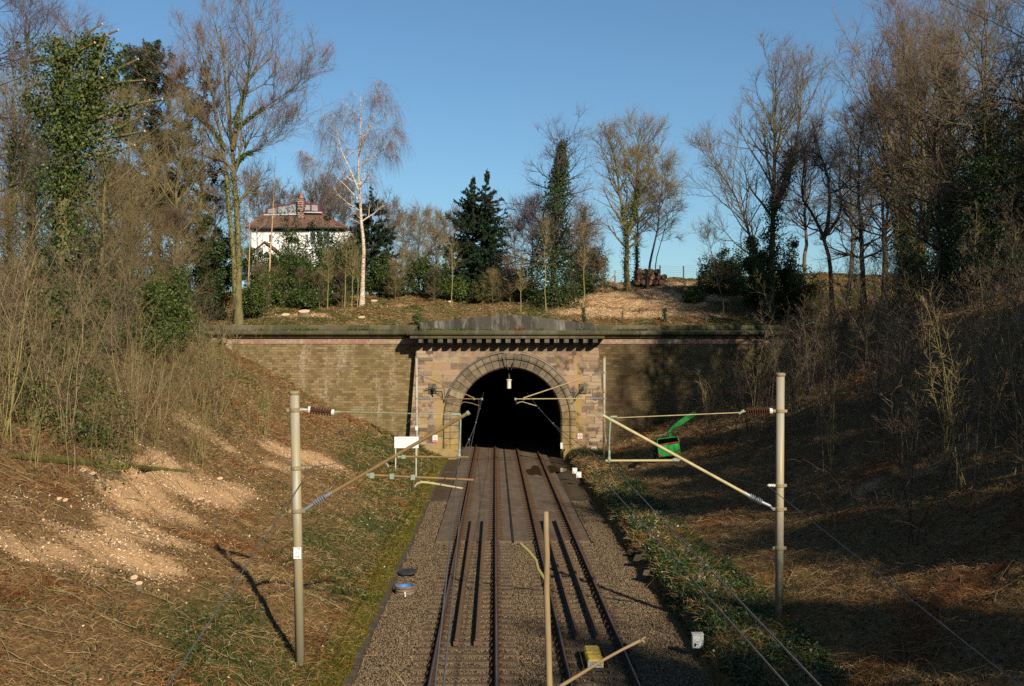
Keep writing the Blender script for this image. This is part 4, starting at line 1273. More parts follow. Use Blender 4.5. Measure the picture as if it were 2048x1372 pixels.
# log pile
LYp = 105.5
lx0 = at(1266, 0, LYp).x; zb = g1(at(1292, 0, LYp).x, LYp) - .05
rl_ = random.Random(5)
row = 0
rowpos = ('bottom', 'middle', 'top')
for row, n in enumerate((5, 5, 4)):
    for i in range(n):
        rd = rl_.uniform(.24, .28)
        x = lx0 + .28 + i * .53 + (.26 if row == 1 else .2 * (row == 2)); z = zb + .26 + row * .48
        o = root('log', (x, LYp, z), 'weathered red brown log in the %s row of the pile on the crest' % rowpos[row], 'log', 'logs in the %s row of the pile' % rowpos[row])
        ln = rl_.uniform(.9, 1.2)
        b = MB(); b.lathe((x, LYp - ln, z), (x, LYp + 1, z), [(0, rd * .97), (.03, rd), (.6, rd * 1.03), (1.9, rd)], 12); b.build('trunk', 'log_bark', o)
        b = MB(); b.lathe((x, LYp - ln - .006, z), (x, LYp, z), [(0, rd * .9), (.02, rd * .92)], 12); b.build('sawn_end', 'log_end', o)


def stump(px, py, rad, h, label, tilt=0.35, grp='sawn stumps'):
    x, y, z = ground(px, py)
    r = root('tree_stump', (x, y, z), label, 'stump', grp)
    rs = random.Random(int(px * 7 + py)); k_ = 12
    ring = [(math.cos(2 * math.pi * j / k_), math.sin(2 * math.pi * j / k_), rs.uniform(.82, 1.15)) for j in range(k_)]
    vs = [(x + c * q * rad * 1.25, y + s_ * q * rad * 1.25, z - .15) for c, s_, q in ring] + [(x + c * q * rad, y + s_ * q * rad, z + h + s_ * q * rad * tilt) for c, s_, q in ring]
    b = MB(); b.add(vs, [(j, (j + 1) % k_, k_ + (j + 1) % k_, k_ + j) for j in range(k_)]); b.build('bark', 'bark_grey', r)
    b = MB(); b.add([(a_, b_, c_ + .003) for a_, b_, c_ in vs[k_:]], [tuple(range(k_))]); b.build('cut_face', 'cut_wood', r)


for a in ((838, 566, .42, .3, 'large pale stump under the red stemmed shrub on the hill'), (682, 593, .45, .12, 'long pale sawn stump left of the birch'),
          (608, 630, .42, .3, 'big orange sawn stump above the left retaining wall'), (572, 634, .35, .2, 'pale stump left of the big orange stump above the wall'),
          (724, 604, .22, .15, 'small pale stump below the birch'), (748, 606, .28, .2, 'stump with a dark notch below and right of the birch'),
          (955, 594, .26, .22, 'pale stump below the twin spruce'), (900, 608, .2, .2, 'small pale stump beside the thin forked sapling'),
          (1222, 568, .3, .25, 'pale stump near the braced fence post'), (723, 637, .3, .1, 'flat orange stump just above the left parapet'),
          (440, 962, .11, .08, 'low cut stump on the right edge of the big chip patch'), (402, 1004, .1, .1, 'pale coppice stump right of the chip patch'),
          (418, 1008, .08, .08, 'twin of a coppice stump group, smaller and right'), (268, 1170, .09, .16, 'orange sawn stump below the chip patch'),
          (279, 1180, .08, .14, 'second orange sawn stump below the chip patch, lower right'), (166, 947, .11, .1, 'orange sawn stump beside the fallen mossy log'),
          (186, 953, .1, .08, 'sawn stump right of the one by the fallen mossy log'), (117, 1001, .09, .05, 'left of two pale flat stumps on the left bank'),
          (130, 1004, .09, .05, 'right of two pale flat stumps on the left bank')):
    stump(*a)
# fallen mossy log
pts = []
for px, py in ((20, 917), (70, 921), (130, 926), (190, 932), (250, 938), (300, 941), (372, 946)):
    x, y, z = ground(px, py); pts.append(Vector((x, y, z + .06)))
b = MB(); b.tube(pts, [.06, .12, .15, .14, .12, .09, .05], 10)
meta(b.build('fallen_log', 'mossy_log'), 'long mossy fallen trunk lying across the left bank above the chips', 'log')
pts = [at(1120, 505, 104), at(1135, 512, 103.6), at(1148, 522, 103.4), at(1165, 527, 103.2), at(1192, 526, 103)]
b = MB(); b.tube(pts, [.12, .14, .16, .16, .13], 8); b.tube([pts[2], at(1155, 508, 103.2), at(1172, 502, 103)], [.08, .08, .05], 6)
b.tube([pts[3], at(1170, 545, 103.1), at(1168, 575, 103)], .06, 6)
meta(b.build('broken_branch', 'bark_olive'), 'thick broken branch leaning under the ivy clad tree', 'branch')
ball = ground(682, 869)
b = MB(); b.lathe((ball[0], ball[1], ball[2] - .05), (ball[0], ball[1], ball[2] + .3), [(0, .05), (.04, .15), (.12, .19), (.2, .17), (.27, .08)], 12)
meta(b.build('dark_ball', 'dark_metal'), 'dark round ball lying on the left bank below the wall', 'ball')

# ------------------------------------------------------------------ vegetation: vectorised branch growing


def nrm(v):
    return v / np.maximum(np.linalg.norm(v, axis=-1, keepdims=True), 1e-9)


def march(rg, pos, d, L, n, gn, trop):
    B = len(pos)
    P_ = np.empty((B, n, 3)); P_[:, 0] = pos
    st = (L / (n - 1))[:, None]
    d = nrm(d)
    for i in range(1, n):
        d = nrm(d + rg.normal(0, gn, (B, 3)) + trop)
        P_[:, i] = P_[:, i - 1] + d * st
    return P_


def plen(P_):
    return np.linalg.norm(np.diff(P_, axis=1), axis=2).sum(1)


def sample(P_, Rr, idx, t):
    n = P_.shape[1]
    f = np.clip(t, 0, .999) * (n - 1)
    i = f.astype(int); q = (f - i)[:, None]
    a, b_ = P_[idx, i], P_[idx, i + 1]
    return a + (b_ - a) * q, nrm(b_ - a), Rr[idx, i] * (1 - q[:, 0]) + Rr[idx, i + 1] * q[:, 0]


def spawn(rg, P_, Rr, cnt, tr, ang, lenr, n, gn, trop, rr=.55, rmin=.004, absl=None, taper=.55):
    B = len(P_)
    if B == 0:
        return np.zeros((0, n, 3)), np.zeros((0, n))
    if np.isscalar(cnt):
        c = np.full(B, int(cnt))
        c += rg.random(B) < (cnt - int(cnt))
    else:
        c = np.asarray(cnt)
    idx = np.repeat(np.arange(B), c)
    M_ = len(idx)
    t = rg.uniform(tr[0], tr[1], M_)
    pos, tan, r = sample(P_, Rr, idx, t)
    perp = nrm(np.cross(tan, rg.normal(size=(M_, 3))))
    a = np.radians(rg.uniform(ang[0], ang[1], M_))[:, None]
    d = np.cos(a) * tan + np.sin(a) * perp
    if absl is None:
        L = plen(P_)[idx] * rg.uniform(lenr[0], lenr[1], M_) * (1 - taper * t)
    else:
        L = rg.uniform(absl[0], absl[1], M_)
    r0 = np.clip(r * rr, rmin, None)
    P2 = march(rg, pos, d, L, n, gn, np.asarray(trop))
    R2 = r0[:, None] * np.linspace(1, .3, n)[None] + rmin * .2
    return P2, np.maximum(R2, rmin * .5)


def tubes(levels):
    """levels: list of (P, R, k) -> V, Q"""
    Vs, Qs, off = [], [], 0
    for P_, Rr, k_ in levels:
        B, n = P_.shape[:2]
        if B == 0:
            continue
        T = np.empty_like(P_)
        T[:, 1:-1] = P_[:, 2:] - P_[:, :-2]; T[:, 0] = P_[:, 1] - P_[:, 0]; T[:, -1] = P_[:, -1] - P_[:, -2]
        T = nrm(T)
        ref = np.where(np.abs(T[:, :1, 2:3]) < .85, np.array([0, 0, 1.]), np.array([1., 0, 0]))
        a = nrm(np.cross(T, np.broadcast_to(ref, T.shape))); b_ = np.cross(T, a)
        an = 2 * np.pi * np.arange(k_) / k_
        V = P_[:, :, None] + Rr[:, :, None, None] * (a[:, :, None] * np.cos(an)[None, None, :, None] + b_[:, :, None] * np.sin(an)[None, None, :, None])
        Vs.append(V.reshape(-1, 3))
        base = off + (np.arange(B)[:, None, None] * n + np.arange(n - 1)[None, :, None]) * k_
        j = np.arange(k_)[None, None]; j2 = (j + 1) % k_
        Qs.append(np.stack(np.broadcast_arrays(base + j, base + j2, base + k_ + j2, base + k_ + j), -1).reshape(-1, 4))
        off += B * n * k_
    return np.concatenate(Vs), np.concatenate(Qs)


def leaves(rg, pos, size, up=0.3, asp=.7, out=None):
    """one four-sided leaf per position"""
    n = len(pos)
    sz = size * rg.uniform(.6, 1.3, n)[:, None]
    nm = rg.normal(size=(n, 3)); nm[:, 2] += up
    if out is not None:
        nm = nm + out * 1.2
    nm = nrm(nm)
    a = nrm(np.cross(nm, rg.normal(size=(n, 3)))); b_ = np.cross(nm, a)
    V = np.stack([pos - a * sz * .5, pos + b_ * sz * .5 * asp + nm * sz * .08, pos + a * sz * .5, pos - b_ * sz * .5 * asp + nm * sz * .08], 1)
    return V.reshape(-1, 3), np.arange(4 * n).reshape(-1, 4)


def along(rg, P_, Rr, n, spread, t0=0, t1=1, lump=0):
    """points clustered round branches: n per branch"""
    B = len(P_)
    idx = rg.integers(0, B, n)
    if B > 1:
        w_ = plen(P_); idx = rg.choice(B, n, p=w_ / w_.sum())
    t = rg.uniform(t0, t1, n)
    pos, tan, r = sample(P_, Rr, idx, t)
    perp = nrm(np.cross(tan, rg.normal(size=(n, 3))))
    d = r + spread * np.abs(rg.normal(.5, .45, n))
    if lump:
        d = d * (.15 + 1.65 * vnoise(t * lump + idx * 7.3, np.arctan2(perp[:, 0], perp[:, 1]) * 1.2 + 9, 3))
    return pos + perp * d[:, None], perp


def trunk_path(rg, base, top, n=14, wob=.15, bend=None):
    base = np.array(base, float); top = np.array(top, float)
    t = np.linspace(0, 1, n)[:, None]
    p = base + (top - base) * t
    L = np.linalg.norm(top - base)
    w_ = np.cumsum(rg.normal(0, wob * L / n, (n, 3)), 0); w_ -= w_ * 0 + t * w_[-1]
    w_[:, 2] *= .2
    return p + w_


def resample(pts, n):
    pts = np.array(pts, float)
    d = np.r_[0, np.cumsum(np.linalg.norm(np.diff(pts, axis=0), axis=1))]
    q = np.linspace(0, d[-1], n)
    return np.stack([np.interp(q, d, pts[:, i]) for i in range(3)], 1)


def grow(rg, trunks, R, n1=22, t0=.3, ang=(35, 65), up=.06, n2=7, n3=6, n4=4.5, env=None, gn=.08, L3=(.4, .7), tw=(.45, 1.1), tipr=.006, droop=0.0, len2=(.4, .7), tipup=None):
    """trunks: list of (path (n,3), radius); returns wood levels and twig levels"""
    lev, tws = [], []
    R = R * 1.25; n3 = n3 * .62; n4 = n4 * .6; q3 = tipr / .006
    for path, r0 in trunks:
        n = len(path)
        Pt = path[None]; Rt = (r0 * (1 - .88 * np.linspace(0, 1, n) ** .9))[None]
        Rt[0, 0] *= 1.35; Rt[0, 1] *= 1.08
        lev.append((Pt, Rt, 10))
        t = np.sort(rg.uniform(t0, .985, n1)); u = (t - t0) / (1 - t0)
        pos, tan, r = sample(Pt, Rt, np.zeros(n1, int), t)
        az = np.arange(n1) * 2.4 + rg.uniform(0, .8, n1)
        perp = np.stack([np.cos(az), np.sin(az), np.zeros(n1)], 1)
        a = np.radians(ang[1] + (ang[0] - ang[1]) * u + rg.normal(0, 7, n1))[:, None]
        d = np.cos(a) * tan + np.sin(a) * perp
        e = np.interp(u, *(env or ([0, .3, .7, 1], [.75, 1, .85, .35])))
        L = R * e * rg.uniform(.75, 1.2, n1)
        P1 = march(rg, pos, d, L, 10, gn, np.array([0, 0, up]))
        R1 = np.clip(r * .62, .014, None)[:, None] * np.linspace(1, .18, 10)[None]
        lev.append((P1, R1, 6))
        P2, R2 = spawn(rg, P1, R1, n2, (.2, .98), (22, 55), len2, 7, gn * 1.3, (0, 0, up * .9), .62, .012 * q3)
        P2b, R2b = spawn(rg, Pt, Rt, n1 * 1.2, (max(t0, .25), .98), (30, 60), (.1, .2), 7, gn * 1.3, (0, 0, up), .3, .009)
        P2 = np.concatenate([P2, P2b]); R2 = np.concatenate([R2, R2b])
        lev.append((P2, R2, 4))
        tu = up if tipup is None else tipup
        P3, R3 = spawn(rg, P2, R2, n3, (.12, 1), (20, 55), L3, 5, gn * 1.3, (0, 0, tu - droop * .5), .6, .0075 * q3, None, .35)
        tws.append((P3, R3, 3))
        P4, R4 = spawn(rg, P3, R3, n4, (.1, 1), (20, 55), None, 4, gn * 1.2, (0, 0, tu - droop), .7, tipr, tw)
        tws.append((P4, R4, 3))
        P5, R5 = spawn(rg, P2, R2, n3 * .9, (.2, 1), (20, 60), None, 4, gn * 1.2, (0, 0, tu - droop), .5, tipr, tw)
        tws.append((P5, R5, 3))
    return lev, tws


TREE_N = [0]


def tree_obj(name, label, cat, base, lev, tws, bark, twig, group=None, ivy=None, smooth=True):
    r = root(name, base, label, cat, group)
    off = np.array(base)
    V, Q = tubes(lev); link_mesh('trunk', np_mesh('trunk', V - off, Q, bark, smooth), r)
    if tws:
        V, Q = tubes(tws); link_mesh('crown', np_mesh('crown', V - off, Q, twig), r)
    if ivy is not None:
        V, Q = ivy[0]; link_mesh('ivy', np_mesh('ivy', V - off, Q, ivy[1]), r)
    return r


def ivy_on(rg, lev, n, size, spread, t0=0, t1=.9, limbs=0, lump=9, tl=(0, .55)):
    pts, outs = [], []
    for (P_, Rr, k_) in lev:
        if k_ == 10:
            p_, o_ = along(rg, P_, Rr, n, spread, t0, t1, lump); pts.append(p_); outs.append(o_)
        elif k_ == 6 and limbs:
            p_, o_ = along(rg, P_, Rr, limbs, spread * .55, tl[0], tl[1], lump); pts.append(p_); outs.append(o_)
    return leaves(rg, np.concatenate(pts), size, .25, .8, np.concatenate(outs))


def bare(px, Y, top, label, seed, Rm, name='bare_tree', bark='bark_grey', twig='twig_brown', r0=None, ivy=None, cone=None, path=None, stems=None, group=None, lean=0, **kw):
    """a leafless tree standing at image column px and depth Y, reaching image row top"""
    rg = np.random.default_rng(seed)
    q = at(px, 600, Y); x = q.x; z = g1(x, Y) - .15
    tp = at(px + lean, top, Y)
    H = tp.z - z
    trunks = []
    if path:
        for pp, rad in path:
            pts = [(x, Y, z)] if pp[0] is None else []
            dy = 0
            for k_, w_ in enumerate(pp):
                if w_ is None:
                    continue
                dy += rg.normal(0, .12)
                a_ = at(w_[0], w_[1], Y + dy); pts.append(tuple(a_))
            trunks.append((resample(pts, 16), rad))
    else:
        r0 = r0 or H * .014
        for (dx, dyy, hf, rf) in (stems or [(0, 0, .93, 1)]):
            trunks.append((trunk_path(rg, (x + dx * .08, Y + dyy * .08, z), (tp.x + dx, Y + dyy, z + H * hf), 16, .10), r0 * rf))
    kw.setdefault('tipr', .006 * max(.7, min(1.35, Y / 85)))
    lev, tws = grow(rg, trunks, Rm, **kw)
    iv = None
    if ivy:
        n, size, spread, t0, t1, limbs, m_ = ivy
        iv = (ivy_on(rg, lev, n, size, spread, t0, t1, limbs), m_)
        if cone:
            nc = cone[0]; tt = rg.random(nc) ** 1.25 * .97
            c_, tn_, _ = sample(lev[0][0], lev[0][1], np.zeros(nc, int), tt)
            aa = rg.uniform(0, 2 * np.pi, nc)
            rr_ = (cone[1] + (cone[2] - cone[1]) * tt) * (.35 + .75 * vnoise(tt * 13, aa * 1.6 + 4, 5)) * rg.uniform(.55, 1.05, nc)
            o_ = np.stack([np.cos(aa), np.sin(aa), rg.normal(0, .3, nc)], 1)
            V1, Q1 = iv[0]; V2, Q2 = leaves(rg, c_ + o_ * rr_[:, None], size, .25, .8, o_)
            iv = ((np.concatenate([V1, V2]), np.concatenate([Q1, Q2 + len(V1)])), m_)
    return tree_obj(name, label, 'tree', (x, Y, z), lev, tws, bark, twig, group, iv)


# ---- the trees of the left side
bare(478, 87.5, 10, 'tall twin trunked bare tree at the left end of the wall', 11, 4.4, bark='bark_olive', twig='twig_red', path=[([None, (476, 600), (478, 520), (474, 430), (468, 340), (461, 262), (452, 190), (448, 120), (440, 50)], .30),
     ([None, (470, 590), (468, 520), (459, 430), (452, 340), (440, 260), (425, 190), (408, 120), (390, 70)], .24), ([(466, 300), (472, 240), (492, 180), (500, 110), (505, 40)], .17), ([(470, 262), (495, 240), (530, 215), (565, 190), (590, 175)], .08), ([(452, 300), (425, 260), (395, 230), (370, 190)], .10), ([(470, 330), (490, 310), (515, 300), (540, 280)], .07)],
     n1=13, t0=.38, n2=6, ang=(25, 50), up=.10, tw=(.5, 1.1), ivy=(900, .13, .12, .05, .5, 0, 'ivy'))
# big ivy clad pollard at the left
rg = np.random.default_rng(21)
IY = 52.0
x = at(130, 600, IY).x; z = g1(x, IY) - .2
tr1 = resample([(x, IY, z), at(128, 520, IY), at(125, 420, IY), at(120, 320, IY), at(118, 220, IY), at(115, 140, IY), at(112, 75, IY)], 18)
tr2 = resample([at(122, 430, IY - .3), at(140, 330, IY - .5), at(165, 240, IY - .6), at(185, 150, IY - .6), at(200, 75, IY - .6)], 14)
tr3 = resample([at(122, 300, IY), at(95, 250, IY + .4), at(60, 200, IY + .6), at(45, 190, IY + .6)], 10)
lev = [(tr1[None], (.36 * (1 - .6 * np.linspace(0, 1, 18)))[None], 10), (tr2[None], (.22 * (1 - .6 * np.linspace(0, 1, 14)))[None], 10), (tr3[None], (.13 * (1 - .6 * np.linspace(0, 1, 10)))[None], 10)]
cuts = []
arms = [[(128, 125), (150, 105), (190, 80), (237, 60)], [(60, 122), (120, 116), (150, 106), (190, 85)], [(150, 190), (200, 160), (240, 135), (277, 118)], [(150, 200), (190, 180), (230, 165), (290, 160)],
        [(140, 250), (190, 240), (240, 215), (300, 200)], [(140, 250), (200, 235), (260, 210), (325, 198)], [(130, 290), (190, 265), (240, 255), (290, 228)], [(140, 300), (200, 278), (250, 270), (290, 262)],
        [(130, 330), (180, 310), (220, 305), (270, 290)], [(120, 230), (145, 205), (190, 150), (215, 70)], [(120, 180), (150, 120), (180, 60), (205, 48)], [(130, 250), (165, 200), (190, 165), (205, 155)], [(118, 300), (135, 285), (146, 274), (148, 270)]]
aP = []
for i, a_ in enumerate(arms):
    aP.append(resample([tuple(at(p_[0], p_[1], IY - .5 - .25 * j * (1 if i % 2 else .3))) for j, p_ in enumerate(a_)], 10))
aP = np.array(aP); aR = np.linspace(.085, .035, 10)[None].repeat(len(aP), 0)
lev.append((aP, aR, 6))
P3, R3 = spawn(rg, aP, aR, 5, (.2, .95), (25, 60), (.12, .3), 5, .15, (0, 0, .05), .4, .008)
P4, R4 = spawn(rg, P3, R3, 3, (.2, 1), (25, 60), (.4, .7), 4, .15, (0, 0, .05), .6, .006)
Pm, Rm_ = spawn(rg, np.stack([tr1[::2][:7], tr2[::2][:7]]), np.full((2, 7), .1), 60, (.1, 1), (40, 90), (.08, .2), 5, .2, (0, 0, .02), .2, .008)
i1 = along(rg, lev[0][0], lev[0][1], 9600, 1.25, .12, 1.0, 11); i2 = along(rg, lev[1][0], lev[1][1], 6000, .95, .1, 1.0, 9); i3 = along(rg, lev[2][0], lev[2][1], 900, .5, .1, 1.0, 5)
i4 = along(rg, aP, aR, 2600, .28, .0, .8, 6)
L_ = leaves(rg, np.concatenate([i1[0], i2[0], i3[0], i4[0]]), .135, .3, .8, np.concatenate([i1[1], i2[1], i3[1], i4[1]]))
IT = tree_obj('ivy_clad_tree', 'lopped tree smothered in bright ivy, with sawn off pale branch ends, on the left', 'tree', (x, IY, z), lev, [(P3, R3, 3), (P4, R4, 3), (Pm, Rm_, 3)], 'bark_olive', 'twig_olive', None, (L_, 'ivy'))
b = MB()
for i in range(len(aP)):
    e, d_ = Vector(aP[i, -1]), Vector(aP[i, -1] - aP[i, -2]).normalized()
    b.lathe(e - d_ * .02, e + d_ * .05, [(0, .05), (.015, .055), (.03, .03)], 8)
b.build('sawn_ends', 'cut_wood', IT)

# ---- other trees, left
bare(-175, 40, -60, 'bare tree reaching in from the left edge with level boughs', 31, 4.6, bark='bark_dark', twig='twig_purple', n1=26, t0=.35, ang=(50, 88), up=.01, tw=(.4, .9), n2=6)
bare(52, 64, -20, 'slender bare tree behind the ivy clad tree at the top left', 32, 3.6, bark='bark_grey', twig='twig_purple', n1=26, t0=.3, up=.08)
bare(25, 56, 130, 'ivy trunked bare tree by the left edge', 33, 2.6, bark='bark_olive', twig='twig_olive', ivy=(1800, .13, .22, .1, .8, 0, 'ivy_dark'))
bare(205, 66, 190, 'olive barked bare tree right of the ivy clad tree', 34, 3.0, bark='bark_olive', twig='twig_olive', n1=26, t0=.25)
bare(262, 74, 170, 'bare tree left of the pine, thick with olive twigs', 35, 3.2, bark='bark_olive', twig='twig_olive', n1=26, t0=.25)
bare(356, 84, 175, 'bare olive tree between the pine and the twin trunked tree', 36, 3.0, bark='bark_olive', twig='twig_olive', n1=28, t0=.2)
bare(318, 92, 200, 'dark ivy sleeved trunk standing before the gap of sky', 37, 2.6, bark='bark_dark', twig='twig_brown', ivy=(3200, .16, .34, .1, .75, 0, 'ivy_dark'), n1=18, t0=.45)
bare(398, 90, 215, 'thin bare tree with ivied foot left of the twin trunked tree', 38, 2.4, bark='bark_olive', twig='twig_olive', ivy=(2000, .15, .3, .05, .5, 0, 'ivy'), n1=20, t0=.3)
bare(150, 90, 20, 'tall bare tree showing behind the top of the ivy clad tree', 39, 4.2, bark='bark_grey', twig='twig_red', n1=24, t0=.45)
bare(548, 96, 322, 'peeled yellow bare stem with no branches beside the house', 40, .6, name='stripped_stem', bark='bark_stripped', twig='twig_olive', path=[([None, (538, 560), (541, 500), (545, 440), (548, 380), (550, 330), (551, 312)], .10)], n1=3, t0=.4, n2=2, n3=2, n4=2)
bare(500, 93, 330, 'short leaning peeled stem left of the house', 41, 1.8, name='stripped_stem', bark='bark_stripped', twig='twig_brown', path=[([None, (497, 560), (500, 480), (497, 420), (490, 350)], .07)], n1=8, t0=.35, n2=3)
bare(516, 96, 300, 'wispy young bare tree between the twin trunked tree and the peeled stem', 42, 1.7, bark='bark_grey', twig='twig_purple', n1=12, t0=.4, n2=4, n3=4, n4=3, r0=.06)
# ---- centre
bare(724, 99, 172, 'white barked weeping birch right of the house', 51, 2.7, name='birch_tree', bark='birch', twig='birch_twig', path=[([None, (726, 540), (728, 490), (722, 440), (720, 385), (716, 330), (720, 280), (722, 235), (720, 190)], .21),
     ([(717, 380), (700, 340), (682, 300), (672, 255), (665, 215)], .09), ([(717, 400), (690, 370), (660, 345), (630, 322)], .07), ([(719, 300), (735, 262), (748, 225), (752, 195)], .09), ([(722, 330), (742, 318), (765, 300), (782, 280)], .06)],
     n1=10, t0=.34, ang=(28, 62), up=.03, n2=5, n3=5, n4=4.2, droop=.62, tipup=-.12, tw=(.7, 1.9), gn=.08, tipr=.0056, env=([0, .3, .7, 1], [.7, .85, .65, .4]))
bare(838, 112, 412, 'small rounded bare fruit tree beyond the birch', 52, 2.1, twig='twig_olive', n1=22, t0=.2, ang=(40, 75), up=.03, n3=5, n4=4)
bare(870, 118, 430, 'small bare tree behind the rounded fruit tree', 53, 1.9, twig='twig_olive', n1=18, t0=.25, n3=5)
bare(1112, 96, 262, 'ivy spired tree with bare arching branches in the middle', 54, 3.3, bark='bark_dark', twig='twig_purple', path=[([None, (1106, 560), (1108, 480), (1113, 410), (1120, 350), (1124, 300), (1127, 278)], .26)], n1=34, t0=.22, ang=(62, 85), up=.055, n2=5, n3=5, n4=3.5,
     ivy=(3600, .16, .5, .05, .98, 260, 'ivy_dark'), cone=(13000, 3.1, .4), env=([0, .3, .7, 1], [.95, 1, .8, .55]))
bare(1165, 101, 420, 'crooked low oak behind the ivy spired tree', 55, 2.6, bark='bark_dark', twig='twig_brown', n1=20, t0=.3, gn=.2, ivy=(2600, .16, .55, .0, .7, 50, 'ivy_dark'))
bare(1064, 104, 400, 'bushy bare tree left of the ivy spired tree', 56, 2.4, bark='bark_dark', twig='twig_purple', n1=22, t0=.15, ang=(45, 75))
bare(1256, 103, 268, 'forked bare tree with ivied trunk before the log pile', 57, 3.3, bark='bark_olive', twig='twig_olive', path=[([None, (1252, 530), (1255, 490), (1248, 430), (1240, 390), (1234, 340), (1222, 290), (1215, 268)], .26), ([(1256, 470), (1270, 420), (1276, 370), (1276, 310), (1284, 270)], .19)],
     n1=24, t0=.22, ang=(30, 55), up=.07, n2=6, n3=5, n4=3.5, ivy=(1500, .14, .22, .0, .55, 0, 'ivy'))
bare(1274, 107, 300, 'slim ivied bare tree just behind the forked tree', 58, 2.4, bark='bark_dark', twig='twig_olive', n1=18, t0=.35, r0=.15, ivy=(900, .14, .2, .0, .4, 0, 'ivy_dark'))
bare(1296, 104, 290, 'slim clean stemmed bare tree before the right half of the log pile', 59, 2.6, bark='bark_grey', twig='twig_olive', n1=20, t0=.4, r0=.13, lean=30)
bare(1308, 105, 350, 'leaning thin bare tree at the right end of the log pile', 60, 1.8, bark='bark_grey', twig='twig_olive', n1=12, t0=.4, r0=.07, path=[([None, (1312, 520), (1326, 470), (1334, 440), (1330, 380), (1325, 350)], .06)], n2=5)
bare(1447, 90, 470, 'leaning pale sapling right of the chip covered hill', 61, 1.4, name='sapling', bark='bark_grey', twig='twig_olive', path=[([None, (1446, 600), (1434, 560), (1426, 520), (1417, 475), (1410, 455)], .07)], n1=14, t0=.35, ang=(30, 60), n2=4, n3=4, n4=3)
for px, Y, top, lab, sd in ((905, 96, 452, 'thin forked bare sapling in front of the twin spruce', 62), (1166, 93, 432, 'thin dark bare sapling right of the ivy spired tree', 63), (1092, 92, 430, 'thin pale sapling at the foot of the ivy spired tree', 64), (1043, 93, 520, 'short crooked sapling below the bushy bare tree', 65), (690, 97, 470, 'thin green stemmed sapling left of the birch', 66), (704, 97, 480, 'second thin green stem, close beside the birch', 67), (714, 98, 505, 'third green stem touching the birch trunk', 68), (655, 94, 500, 'thin rust stemmed sapling before the hollies', 69)):
    bare(px, Y, top, lab, sd, .9, name='sapling', bark='sapling_green', twig='twig_olive', n1=9, t0=.45, n2=3, n3=3, n4=2, r0=.055, ang=(20, 40))
# ---- right
bare(1540, 88, 128, 'spreading bare tree with ivied foot on the right of the hill', 71, 4.6, bark='bark_olive', twig='twig_brown', path=[([None, (1543, 540), (1545, 470), (1547, 400), (1549, 330), (1550, 260), (1551, 190), (1552, 140)], .30), ([None, (1530, 560), (1508, 500), (1490, 440), (1470, 390), (1440, 345), (1415, 320)], .18), ([(1547, 420), (1570, 360), (1590, 300), (1600, 230), (1602, 170)], .16)],
     n1=19, t0=.3, ang=(25, 50), up=.08, n2=6, ivy=(3000, .15, .5, .0, .5, 0, 'ivy_dark'))
bare(1665, 84, 300, 'crooked dark tree with two snaking trunks', 72, 2.6, bark='bark_dark', twig='twig_purple', path=[([None, (1660, 520), (1648, 480), (1640, 455), (1620, 420), (1602, 395), (1605, 360), (1610, 320), (1600, 280)], .20), ([(1645, 480), (1655, 455), (1660, 400), (1655, 345), (1640, 310), (1630, 270)], .17), ([(1652, 470), (1675, 440), (1685, 405), (1678, 370), (1680, 330)], .14)],
     n1=12, t0=.4, gn=.2, n2=5)
bare(1820, 76, 22, 'great dense bare tree with reddish crown on the right', 73, 5.0, bark='bark_olive', twig='twig_red', r0=.42, ivy=(2600, .16, .3, .0, .5, 0, 'ivy_dark'), stems=[(0, 0, .9, 1), (-2.6, .5, .8, .5), (2.2, -.4, .85, .55), (-1.0, -.5, .92, .45)], n1=19, t0=.33, n2=6, n3=6, up=.09, ang=(22, 48))
bare(1728, 78, 190, 'straight dark bare tree left of the great tree', 74, 3.0, bark='bark_dark', twig='twig_brown', n1=24, t0=.25, ang=(40, 80), up=.03)
bare(1770, 76, 150, 'pair stemmed dark bare tree close left of the great tree', 75, 3.0, bark='bark_dark', twig='twig_brown', stems=[(0, 0, .9, .8), (.5, .3, .9, .7)], n1=18, t0=.3)
bare(1850, 70, 80, 'bare tree with kinked boughs right of the great tree', 76, 4.0, bark='bark_olive', twig='twig_brown', n1=24, t0=.3, gn=.18)
bare(1906, 66, 20, 'bare tree with ivy in its middle near the right edge', 77, 4.2, bark='bark_olive', twig='twig_brown', n1=26, t0=.3, ivy=(4200, .16, .7, .1, .6, 60, 'ivy_dark'))
bare(1975, 58, -20, 'ivy laden bare tree at the right edge', 78, 4.4, bark='bark_olive', twig='twig_brown', n1=28, t0=.3, ivy=(7000, .16, .95, .05, .7, 120, 'ivy_dark'))
bare(2215, 46, -120, 'bare tree reaching over the top right corner with long level boughs', 79, 5.6, bark='bark_dark', twig='twig_brown', n1=30, t0=.3, ang=(55, 88), up=.02, tw=(.5, 1.1))
bare(2040, 60, 60, 'dark ivied tree behind the right edge thicket', 80, 4.0, bark='bark_dark', twig='twig_brown', n1=26, t0=.2, ivy=(6000, .17, 1.0, .0, .75, 100, 'ivy_dark'))
bare(1700, 100, 230, 'distant bare tree behind the crooked tree', 81, 3.6, twig='twig_brown', n1=24, t0=.3)
bare(1610, 104, 250, 'distant bare tree right of the spreading tree', 82, 3.2, twig='twig_brown', n1=22, t0=.3)
bare(1880, 96, 60, 'tall far bare tree behind the great tree', 83, 4.2, twig='twig_red', n1=24, t0=.4)

# ---- copies of whole trees for the far woods
def dup(src, loc, sc, rz, label, group=None):
    o = src.copy(); COL.objects.link(o)
    o.location = loc; o.scale = (sc, sc, sc); o.rotation_euler = (0, 0, rz)
    for kk in ('group',):
        if kk in o and not group:
            del o[kk]
    meta(o, label, 'tree', group)
    for c in src.children:
        d_ = c.copy(); COL.objects.link(d_); d_.parent = o
    return o


